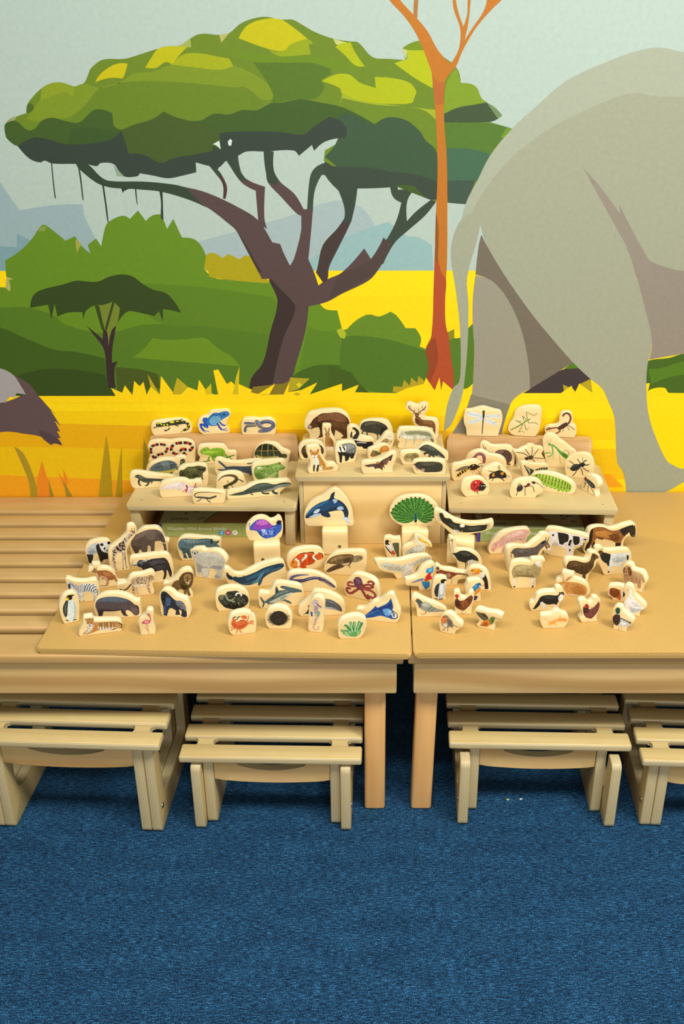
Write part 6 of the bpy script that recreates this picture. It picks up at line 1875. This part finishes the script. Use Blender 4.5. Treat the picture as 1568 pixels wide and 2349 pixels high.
build_all('''
@eagle_block|B3|P|800,185 936,189|wooden block printed with a soaring dark eagle, wings spread
O 618,-15 625,-42 658,-42 720,-8 800,42 880,70 980,80 1080,72 1150,57 1167,77 1162,110 1130,140 1050,165 980,178 936,188 800,184 760,165 700,107 650,62
t10-3 25261f 690,30 640,5
t10-3 25261f 690,40 648,32
t9-3 25261f 700,55 660,52
t9-3 25261f 680,20 648,-14
t9-3 25261f 690,15 664,-24
t9-3 25261f 1085,108 1140,92
t9-3 25261f 1085,115 1138,112
t9-3 25261f 1080,125 1122,130
t9-3 25261f 1080,102 1128,80
f 25261f 668,-10 695,-12 720,30 770,40 800,72 850,86 900,96 960,106 1050,98 1106,96 1090,140 1000,160 940,166 900,166 860,162 800,142 740,102 690,60
f 3f4236 750,70 800,95 840,110 800,120
f 3f4236 930,120 1050,112 1050,130 950,145
f cfcab8 786,142 830,150 852,176 800,168
f e9e9dc 856,102 868,90 895,92 902,110 880,119 862,114
s5 d8a53a 866,112 858,120
s6 c9933b 868,150 882,172
s5 c9933b 880,150 878,168
c26,4 c9c6b4 800,130 850,140 860,165 810,160
@woodpecker_block|B3|M|190,401 323,404|wooden block printed with a spotted woodpecker on a trunk
O 157,252 165,218 210,208 248,221 308,218 315,252 323,403 190,400 168,322
f 5f5f46 235,268 262,260 299,262 299,398 284,398 258,330
c26,4 3c3c2c 240,270 295,265 295,390 270,340
f e3dfd7 180,255 206,260 246,300 256,342 230,342 190,302
f 212123 172,250 178,236 200,236 208,248 198,258 215,282 190,278 175,280
f 212123 172,285 200,318 252,384 216,352 176,300
s5 e3dfd7 190,300 215,330
s5 e3dfd7 182,292 205,320
f cb3b29 224,342 250,330 266,366 245,366
s5 212123 202,246 228,248
s4 212123 250,370 262,382
@pelican_block|B3|M|342,424 532,412|wooden block printed with a white pelican with a long yellow bill
O 332,372 338,323 370,293 420,268 438,237 442,200 458,188 498,198 548,233 598,273 603,300 575,302 552,290 542,330 534,411 440,418 342,423
f b5b6a8 345,398 370,340 420,305 470,288 522,290 526,330 490,372 440,398 400,402
f dcdcd2 420,310 480,292 520,300 515,330 460,340
c40,5 44443e 350,385 400,345 470,350 500,355 450,395 380,400
t30-24 dfdfd4 508,308 522,285 490,262 464,240 458,215 476,205
t24-9 d6b62c 476,222 520,248 552,262 588,292
s5 e9d67a 500,228 560,258 590,286
d4 222 472,208
@snowy_owl_block|B3|M|286,596 446,560|wooden block printed with a white snowy owl, wings spread
O 92,442 100,423 150,418 230,423 330,418 420,393 520,378 578,378 601,397 598,420 540,442 470,482 450,520 446,559 360,578 286,595 270,572 250,547 150,522 112,492
f c9c6b4 128,455 180,440 260,455 340,465 380,450 420,445 500,405 578,388 598,402 560,426 480,452 430,482 420,542 440,547 340,577 320,562 340,532 260,522 170,507 134,482
f dedad0 366,470 385,450 404,444 426,460 416,530 370,556 344,562
f b7b4a0 150,470 260,480 330,490 320,520 200,505
c60,4 8f8b7a 140,465 260,465 340,480 320,520 180,505
c40,4 8f8b7a 430,445 520,405 585,395 520,435 440,475
c20,4 9a9684 350,540 400,520 420,545 350,570
d4 242220 396,460 414,458
d3 3a3830 404,468
s5 b4b09c 395,500 390,545
@ostrich_block|B3|M|850,522 1012,506|wooden block printed with a black ostrich
O 765,247 769,218 790,208 813,218 822,250 820,312 868,325 948,333 1018,358 1052,397 1062,440 1056,462 1030,490 1012,505 930,514 850,521 830,432 792,382 775,332
t13-8 4b473b 905,435 912,470 904,505
t13-8 4b473b 930,438 925,470
s15 b4ae9c 802,362 790,320 786,280 790,244
d12 8b8272 784,238
s6 6a6050 780,240 766,240
f 2b2e28 782,358 830,350 860,335 920,335 980,365 1020,400 1026,432 960,420 930,442 880,437 840,422 808,378
f cbc7b7 922,432 960,415 1002,425 1026,442 980,462 940,460
f 454a40 850,355 920,348 970,375 900,380
c60,5 191b17 820,365 900,345 980,380 1010,415 900,430 840,400
d3 111 780,234
@macaw_block|B3|M|492,710 600,696|wooden block printed with a red and blue macaw in flight
O 358,632 366,598 420,588 470,563 510,503 560,463 608,448 631,457 636,482 618,545 610,592 602,650 600,695 492,709 480,662 400,657 366,650
t20-5 3d84c4 522,592 470,605 408,630
t9-3 b94e42 520,600 470,616 410,630
f 3d94cc 570,545 545,532 555,500 588,490 612,468 614,520 590,548
f 6cb8dc 560,510 585,500 605,485 600,515 575,530
f 2f7cbc 505,610 540,615 580,620 578,660 558,680 540,692 530,670 515,652
s4 1f5a94 540,650 550,620
s4 1f5a94 558,668 566,625
f 8f9f3c 522,590 560,600 582,615 530,622
f c93029 538,582 565,545 592,530 592,570 612,575 602,592 565,602 540,622
d13 c93029 600,580
d6 e8e0d4 604,578
s6 2a2420 610,580 612,592
@pheasant_block|B3|M|702,652 832,650|wooden block printed with a brown long tailed pheasant
O 632,482 640,465 663,473 698,498 780,508 860,528 920,535 980,562 1014,584 1008,594 900,594 842,604 832,649 702,651 690,602 652,562
t20-4 6c5c41 815,545 900,552 1000,586
f 7c3b2b 638,526 680,510 720,520 790,530 842,545 802,570 760,592 700,562 654,552
f a8573a 650,530 690,522 720,545 680,548
f 2b3c36 638,492 655,478 670,500 652,514
f ab9069 720,546 770,540 764,580 740,576
d6 b32c2c 651,497
s6 e3dbcb 640,516 662,518
s5 b89c70 770,560 800,572
s4 8a7a50 768,590 784,605 778,632
c30,4 4a2219 670,520 780,535 760,580 700,555
s4 8a7a50 768,632 788,630
@toucan_block|B3|M|1000,690 1136,706|wooden block printed with a black toucan with a big orange bill
O 925,532 935,498 965,483 1028,485 1078,508 1111,552 1128,612 1136,690 1136,705 1070,698 1000,689 985,602 942,582
f e28d22 953,524 970,508 1000,498 1036,503 1062,520 1040,531 1000,531 962,527
f d97b2a 956,548 1000,538 1034,530 1036,546 992,550
f f0c840 980,512 1020,506 1010,518 985,522
s8 232321 956,516 978,504
f 232320 1062,528 1092,558 1112,610 1119,684 1086,688 1080,620 1060,587 1048,562
f e3decf 1036,566 1045,540 1070,530 1085,552 1074,580 1050,590
f 55b0c8 1050,518 1062,516 1062,530 1050,530
d4 111 1056,524
f c8402c 1078,640 1086,640 1088,665 1080,662
@kingfisher_block|B3|M|962,808 1048,800|wooden block printed with a blue and orange kingfisher
O 908,692 925,642 940,613 985,603 1038,603 1066,622 1066,670 1046,720 1050,760 1048,799 962,807 930,770
f 2c7ebc 955,682 990,652 1010,635 1040,628 1052,650 1016,692 990,708
f 1e5a8a 1008,642 1040,626 1054,645 1020,662
f da8d32 998,702 1040,668 1052,690 1022,722 988,738
f e9e2d4 1030,650 1048,655 1040,668
f 3b3150 988,745 1022,750 1004,785 984,788
s7 2a2826 1050,648 1056,660
s4 7fc0e4 970,680 1000,660 1020,650
d3 111 1040,640
s4 c85030 1000,735 1005,748
@king_penguin_block|B3|M|606,790 726,787|wooden block printed with a plain black and white penguin beside the macaw
O 608,642 622,603 648,583 698,578 736,592 741,606 731,650 724,720 726,786 660,788 605,789 598,740
f bcc6cb 650,682 670,640 700,620 722,640 722,700 700,772 660,777 645,742
f dfe6e8 672,660 700,640 704,700 680,745
f 2e3238 624,692 640,650 672,628 662,690 652,762 630,742
f 1c1e20 680,606 705,594 742,600 716,616 712,632 684,632
s11 232323 624,770 652,778
s11 232323 664,780 702,774
s4 55606a 632,690 646,660
@pigeon_block|B3|M|466,943 692,940|wooden block printed with a grey pigeon
O 415,782 425,758 455,745 488,758 560,793 640,823 716,862 741,887 740,915 692,939 580,941 464,942 460,882 445,817
f 5c5e5a 630,872 700,878 722,884 640,897
f 93998d 488,822 530,803 580,820 620,850 700,880 640,895 560,897 520,882 490,852
f 4b5751 452,790 470,772 500,790 516,810 492,832 482,862 470,822
f 6d5f6a 478,815 505,825 500,862 484,850
f b4b9ae 505,825 545,812 590,838 540,850
s8 3a3d3b 560,882 600,850
s8 3a3d3b 592,886 628,862
s6 c3523c 540,895 536,910 500,918
s6 c3523c 548,898 545,912
s5 3a3a34 456,790 442,798
d4 c86030 468,784
c24,3 6d736a 500,830 580,825 640,870 560,890
@hen_block|B3|M|814,915 963,919|wooden block printed with a red brown hen beside the kingfisher
O 800,742 806,718 840,708 858,722 868,757 895,772 923,757 938,723 963,708 984,722 983,800 968,860 963,918 890,916 812,914 810,860
f 6d3c23 814,782 835,765 852,790 890,790 930,760 960,742 977,760 962,810 932,850 890,882 850,872 814,842
f 3b2521 811,792 846,790 852,840 824,846
f 8f5230 870,800 930,790 930,830 880,850
f c32a25 808,746 822,735 838,733 850,755 828,770
f d0c0a0 806,760 815,756 812,768
s6 bb8d52 888,880 880,895 868,906
s6 bb8d52 905,880 912,908
s5 bb8d52 872,908 900,908
c50,5 4a2a19 825,800 890,795 955,760 950,815 890,870 840,860
c30,4 9c6036 860,800 950,770 940,820 880,860
d3 111 830,756
@robin_block|B3|M|680,1080 806,1104|wooden block printed with a robin redbreast
O 665,1002 676,953 697,923 740,908 788,923 828,972 866,1002 878,1030 848,1052 818,1078 806,1103 740,1092 678,1079
t9-6 6b6759 782,1006 840,1038
f 9c8c74 688,1002 706,1030 745,1042 786,1022 797,1037 792,990 770,958 740,930 718,930
f dbd3bf 700,1005 742,1000 738,1036 710,1032
f 6b6759 740,960 780,980 792,1042 750,1012
f d97b3c 683,976 690,948 706,930 730,930 738,955 722,990 700,1002
f 8a7c66 706,930 735,926 752,945 735,950
s4 5a4a38 736,1038 748,1055 742,1074
s4 5a4a38 712,1032 716,1055 690,1062
s3 5a4a38 700,1062 722,1066
d4 15120e 714,944
s4 3a3028 704,938 696,932
@hummingbird_block|B3|M|1026,1038 1166,1068|wooden block printed with an orange and green hummingbird
O 988,892 1000,871 1040,871 1108,893 1188,903 1246,932 1238,958 1200,977 1172,1002 1168,1040 1166,1067 1090,1052 1024,1037 1012,1010 1034,987 1002,922
f 5c543a 1000,893 1060,910 1110,950 1126,972 1080,976 1034,940
f 45402c 1044,906 1086,912 1120,955 1080,945
s3 8a8260 1010,900 1060,930 1100,965
f c9813b 1038,1020 1078,975 1120,965 1142,990 1112,1032 1078,1028
f b04c24 1070,1000 1100,985 1120,1010 1090,1025
f 6d7d3c 1126,972 1148,940 1180,945 1172,985 1142,1016
s4 2a2824 1172,950 1236,964
t14-6 5c543a 1080,1015 1050,1020
d4 111 1158,956
c14,4 3f4a24 1135,975 1165,955 1160,990
''')
build_all('''
@pig_block|B4|M|22,366 346,344|wooden block printed with a pink pig
O 2,340 12,283 60,218 130,168 220,143 318,131 366,133 382,152 376,190 354,218 344,270 346,343 250,350 160,356 95,368 22,365
f dcaca0 18,322 38,265 75,252 130,205 200,165 290,140 352,144 378,170 350,190 336,245 322,268 300,240 240,250 170,275 156,310 132,357 114,352 126,300 90,310 40,347
f e9c2b6 140,215 210,175 300,152 330,180 240,205 160,250
f cb8d84 22,320 45,300 52,330 38,346
f c9968c 58,265 72,252 80,290 62,302
f c28a80 150,290 170,275 158,312 134,354 122,345
s4 b87a72 165,235 185,270
s4 b87a72 30,322 60,312
s5 cda096 362,150 378,140 384,156
s4 b87a72 285,225 305,250
@cow_block|B4|M|512,372 768,412|wooden block printed with a black and white cow
O 510,162 525,133 560,125 638,133 738,158 838,178 896,198 915,217 903,245 868,268 838,303 792,323 776,362 768,411 640,391 512,371 504,260
f e0dcd9 528,165 600,152 700,168 800,188 850,200 902,215 892,240 862,252 846,288 820,282 792,292 772,332 752,387 708,392 722,332 640,288 580,288 558,290 545,250 540,200
f 242422 634,165 720,180 736,200 726,250 700,258 680,277 650,270 640,220
f 242422 774,198 832,205 832,262 800,282 780,270
f 242422 744,235 766,235 748,292 728,282
f 242422 582,186 602,178 597,202 584,200
f 242422 862,226 898,224 892,242
f 242422 735,318 755,322 745,350
f f0ecea 838,215 862,215 862,280 846,286
f cfa89c 580,270 620,262 632,285 590,290
s8 35322f 704,388 722,400
s8 35322f 742,384 760,398
t12-8 d8d2cc 526,300 532,360
s8 2a2826 520,355 550,368
f c0b8b2 600,250 640,268 640,288 580,288
d3 111 856,236
d5 b8948c 846,282
@horse_block|B4|M|896,362 1240,334|wooden block printed with a brown horse with black mane and tail
O 872,322 886,243 901,183 930,133 990,113 1060,113 1128,131 1198,113 1278,88 1328,81 1351,97 1354,180 1342,212 1318,217 1290,198 1245,235 1240,333 1060,348 894,361 878,348
f 8d5c2f 934,152 980,120 1050,118 1130,150 1200,140 1270,115 1320,104 1346,125 1342,207 1310,207 1290,165 1240,212 1216,260 1212,318 1160,318 1165,260 1080,230 1000,215 970,250 966,310 944,305
f 251f1c 883,315 905,265 918,250 925,190 936,150 958,130 946,240 912,337 886,332
f 262220 1196,142 1250,118 1320,100 1346,125 1342,207 1314,207 1290,160 1240,202 1224,180
f 3a2a1e 1290,130 1330,118 1340,160 1320,195
f 211c18 954,270 976,248 970,312 954,312
f 211c18 1164,262 1212,262 1208,316 1160,316
f bb833e 970,162 1060,150 1150,180 1105,217 1000,202
f 6f4420 1100,190 1180,180 1205,230 1150,250
s9 211c18 1320,112 1318,94
s9 211c18 1340,112 1342,98
d4 0e0b09 1322,138
f 5c5048 1318,190 1342,190 1338,208 1318,206
f 6a4220 1000,205 1060,215 1050,232 1004,222
@donkey_block|B4|M|196,530 474,474|wooden block printed with a grey donkey
O 172,362 182,313 220,288 298,288 368,293 418,253 478,208 498,183 548,175 568,197 566,250 575,300 557,335 530,337 500,332 476,382 474,473 330,502 196,529 176,442
t20-12 5f5752 240,410 225,440
t18-12 5f5752 370,395 372,420
f 605853 204,352 240,312 330,312 420,300 470,265 510,243 540,253 566,300 560,327 535,322 514,290 470,332 440,382 360,392 290,392 250,422 222,440 234,380
f 776e68 260,325 340,322 400,318 350,345 270,350
f cac2ba 284,392 380,388 440,380 400,402 300,408
t15-6 4c423c 522,248 528,205
t15-6 4c423c 540,250 556,204
f 2d2724 470,265 510,240 524,250 500,275
f e3dfd7 538,312 566,300 564,330 545,328
f ab7b4a 528,270 550,283 546,306 524,290
s6 48403b 206,350 206,396
d4 120f0d 528,276
d4 2a2421 556,316
c40,4 463f3b 230,340 400,310 470,290 430,370 290,385
@sheep_block|B4|M|222,684 430,675|wooden block printed with a woolly fawn sheep
O 195,602 190,522 206,463 250,433 328,428 388,443 398,413 440,407 508,408 522,427 497,452 486,500 466,550 438,582 432,640 430,674 330,678 222,683 202,640
t22-13 dad4c4 246,575 232,620 234,660
t20-13 cfc8b6 268,578 262,620
t22-13 dad4c4 398,572 398,620 402,658
t20-13 cfc8b6 424,568 418,620 412,655
f a08f62 213,522 240,475 310,462 390,470 430,450 470,470 481,510 462,560 420,582 340,576 280,574 230,588
f b9aa7c 250,480 340,470 410,480 330,510 250,520
f 7d6d45 230,560 300,555 400,560 420,578 340,574 280,572
f e6e1d4 418,434 435,444 448,428 470,428 494,438 478,448 474,472 460,487 440,467
s9 c9bfae 430,442 420,436
s9 c9bfae 482,440 496,436
c70,5 75663f 225,520 250,480 400,480 460,500 440,560 260,570
c40,4 c4b68a 225,510 300,475 450,490 400,540 260,540
d9 232020 236,664 405,661
d5 232020 458,474
d3 111 448,452 470,452
@alpaca_block|B4|M|742,645 908,621|wooden block printed with a dark brown alpaca
O 705,472 716,428 750,405 828,411 898,423 923,383 930,351 950,343 998,348 1021,372 1021,420 998,432 975,482 932,532 912,590 908,620 830,633 742,644 736,560
t26-20 4b3620 868,545 870,598
t20-16 3c2a18 886,545 882,592
f 4c3721 714,482 740,430 800,425 880,445 925,430 945,375 965,358 1002,380 1012,400 975,420 960,480 920,532 890,552 855,552 800,532 780,512 740,512
f 65492c 740,445 820,440 870,462 800,480 740,485
f 6c5436 975,375 1004,388 1008,402 980,412
s8 4c3721 955,372 948,355
f 5c442a 940,390 965,400 950,470 920,500
c90,5 30210f 720,480 760,435 880,455 950,420 950,490 880,540 800,520
c50,4 7d6340 720,470 760,435 880,455 950,400 940,470 880,510
d4 0e0a07 984,384
@goat_block|B4|M|1068,560 1230,554|wooden block printed with a black and white goat
O 975,332 985,308 1010,298 1043,303 1060,328 1138,328 1236,321 1286,328 1306,352 1306,440 1270,462 1225,482 1230,553 1150,557 1066,559 1042,512 1008,452 984,400
t20-12 cdd2d0 1108,460 1108,500 1100,528
t20-12 b9beba 1128,470 1120,500
t20-14 cdd2d0 1215,465 1212,500
f d5d9d7 1113,372 1180,355 1260,355 1302,348 1292,380 1282,432 1230,442 1210,472 1130,472 1118,500 1095,450 1110,420
f b9c0c0 1130,400 1200,390 1260,410 1200,440 1140,440
f 242422 1018,350 1060,350 1120,368 1108,430 1085,452 1050,432 1028,400
f 5d3d2a 998,346 1030,330 1052,345 1030,377 1003,372
f 2b2a29 1270,370 1286,385 1276,422 1266,410
f 2b2a29 1080,440 1108,430 1106,475 1092,470
s5 6a5a48 1026,334 1038,312 1056,326
s5 6a5a48 1016,334 1022,315
d9 262524 1100,527
c30,4 a4acac 1130,380 1250,365 1280,400 1220,440 1140,450
d3 111 1016,350
s5 2b2a29 1000,370 998,410
@dog_block|B4|M|1238,672 1400,719|wooden block printed with a fawn spaniel dog
O 1225,482 1240,458 1275,448 1308,463 1328,503 1358,513 1408,528 1436,572 1448,620 1428,652 1408,690 1400,718 1310,693 1238,671 1230,560
t22-18 b38e68 1254,600 1256,640
t22-18 a07a54 1280,610 1285,660
t24-18 b38e68 1372,620 1374,680
t22-16 a07a54 1392,620 1388,675
f b38e68 1234,512 1255,475 1290,475 1315,515 1345,530 1400,550 1425,590 1434,627 1414,622 1400,590 1388,650 1365,655 1365,632 1340,632 1310,622 1280,632 1245,622
f c9a680 1320,535 1390,552 1410,590 1350,580
f 7c4c2e 1278,490 1300,483 1314,540 1300,572 1283,546
f 7c4c2e 1236,502 1250,488 1250,532 1240,540
f c29c74 1252,490 1276,490 1278,535 1262,545 1250,530
d5 2c1c12 1254,502 1274,502
d6 2c1c12 1262,526
c50,4 8a6844 1240,560 1320,535 1400,560 1390,640 1300,620
@rabbit_block|B4|M|692,748 884,761|wooden block printed with a ginger rabbit
O 612,642 626,603 665,583 673,543 690,528 738,538 782,548 788,588 838,603 896,632 926,682 931,720 908,745 884,760 790,754 690,747 640,702
f cf9f6e 674,540 686,552 692,580 702,620 680,620
f cf9f6e 698,612 712,590 740,570 770,560 757,587 722,612
f b9805a 706,606 730,585 756,570 735,595
f c48d4b 628,652 650,625 690,618 750,620 820,630 880,655 902,690 892,740 850,747 770,747 720,732 700,702 665,682 640,672
f d8a868 660,640 700,635 690,670 655,675
f b27a3c 760,680 830,660 880,690 880,735 800,738
f e2c69c 720,722 790,735 850,742 770,747
f dcbc94 894,716 912,698 912,727
d8 1d1512 662,643
d4 d8c0a0 666,640
d4 6a4630 630,656
c50,4 a5703a 700,640 820,640 890,690 850,735 740,715
@cat_block|B4|M|402,890 648,883|wooden block printed with a black and white cat
O 378,842 386,818 420,793 450,738 510,713 588,708 613,703 622,675 660,671 687,692 694,730 683,780 660,812 644,842 648,882 520,886 400,889 384,870
t22-10 252321 455,810 430,850 405,870
f 252321 450,802 480,755 550,740 620,745 642,735 646,710 662,716 684,708 692,740 662,775 640,802 622,832 600,822 540,827 490,802 452,850 422,872 420,850
f e7e3db 470,812 492,800 520,827 532,862 512,867 490,842
f e7e3db 594,832 620,832 646,872 598,872
f e7e3db 640,760 662,738 690,742 672,790 645,802
f f2eee8 652,742 668,730 678,745 668,762
d4 c8c060 656,728 678,728
d3 e0a8a0 668,744
f 3d3a37 500,760 560,750 620,765 540,775
@guinea_pig_block|B4|M|1140,790 1246,808|wooden block printed with a brown and orange guinea pig behind the goose
O 1088,702 1096,663 1120,653 1198,653 1246,672 1254,702 1250,770 1246,807 1190,799 1138,789 1126,762 1096,742
f cd6a2c 1160,692 1210,695 1228,730 1212,787 1180,777 1168,742
f 7c4121 1104,702 1120,680 1160,678 1196,700 1200,740 1176,762 1150,762 1110,732
f e6decf 1208,702 1236,705 1232,772 1212,787 1216,740
f 2b2521 1234,708 1257,705 1247,747 1230,762
f d6ae90 1088,702 1112,690 1108,728 1094,716
d5 15100e 1122,710
f a05a30 1140,685 1165,688 1155,705
d3 8a5a48 1092,710
@goose_block|B4|M|1266,918 1382,940|wooden block printed with a white goose
O 1232,692 1241,668 1265,651 1298,653 1327,683 1347,742 1398,793 1437,832 1447,852 1418,872 1392,890 1382,939 1320,929 1264,917 1242,872 1247,782 1252,742
s8 b3432c 1288,895 1286,912
s8 b3432c 1312,897 1318,918
s7 b3432c 1278,908 1300,914
s7 b3432c 1306,918 1330,922
t22-30 e9e9e7 1296,688 1306,712 1302,745 1292,775
f e9e9e7 1244,802 1270,775 1292,742 1318,742 1350,788 1402,840 1438,858 1390,882 1350,907 1300,897 1254,852
f babec4 1290,850 1350,862 1410,862 1350,902 1302,894
f d0d4d8 1310,800 1360,820 1400,850 1340,845
d14 e9e9e7 1296,690
s9 dba842 1286,688 1268,694
d3 111 1294,686
@goldfish_block|B4|M|502,1047 692,1045|wooden block printed with a pale orange goldfish
O 472,962 482,933 520,923 570,918 610,893 638,888 678,908 722,923 734,950 722,1000 692,1044 600,1046 502,1046 482,1010
f ead0a0 500,935 560,930 540,960 510,965
f e8b674 640,962 648,930 658,922 668,955
f e8b674 598,995 640,1008 610,1027
f eab878 560,985 545,962 536,968 552,998 545,1030 575,1010
f e09c4a 556,988 620,965 660,955 700,953 724,970 702,987 642,987 600,1002 560,1018
f f0c488 600,985 660,980 700,982 640,990
f d8823a 620,967 690,958 660,970
d4 2a1a10 702,966
s3 e8c090 540,970 552,1020
@speckled_hen_block|B4|M|866,995 998,981|wooden block printed with a dark red hen in front of the rabbit
O 835,832 840,803 870,783 903,788 928,822 948,803 965,768 998,763 1026,782 1021,840 1008,900 992,940 998,980 930,988 864,994 842,962 862,922
f caa090 996,808 1008,794 1022,812 1012,840 1000,835
f 6d3b35 868,852 895,830 920,870 950,865 985,830 1008,805 1018,825 1006,882 970,932 940,957 890,942 868,902
f 2b1d1d 870,852 916,850 912,902 876,908
f 9e2c2c 884,826 905,820 924,850 892,852
f c84a40 878,840 892,838 890,860 880,858
s7 dcb696 922,950 905,978
s7 dcb696 950,945 962,968
s5 dcb696 900,980 928,982
c60,5 8f5750 880,860 980,850 1000,880 950,940 890,920
c40,4 3b211f 880,860 980,850 1000,880 950,940 890,920
d3 111 898,838
@duck_block|B4|M|1142,1055 1258,1082|wooden block printed with a green headed mallard duck
O 1135,882 1152,853 1185,841 1218,853 1238,892 1288,933 1326,967 1331,990 1298,1017 1276,1034 1262,1060 1258,1081 1200,1068 1140,1054 1146,1012 1136,962
s7 c97d3c 1198,1028 1192,1058
s7 c97d3c 1216,1030 1222,1062
s6 c97d3c 1182,1058 1202,1062
f c7cbc7 1194,936 1240,960 1302,990 1292,1022 1220,1027 1190,1012
f 3f2b24 1138,947 1170,915 1202,920 1207,982 1180,1022 1150,1002
f 204c3a 1164,872 1185,854 1206,870 1199,912 1172,912
s9 c9b142 1168,884 1144,880
s6 ebebe3 1170,914 1200,917
s10 3b4549 1204,952 1260,975 1300,997
f 272624 1288,985 1310,993 1292,1008
f e2e4e0 1215,985 1270,1000 1250,1015 1210,1010
d3 111 1184,872
s4 3f8a64 1176,890 1194,880
''')
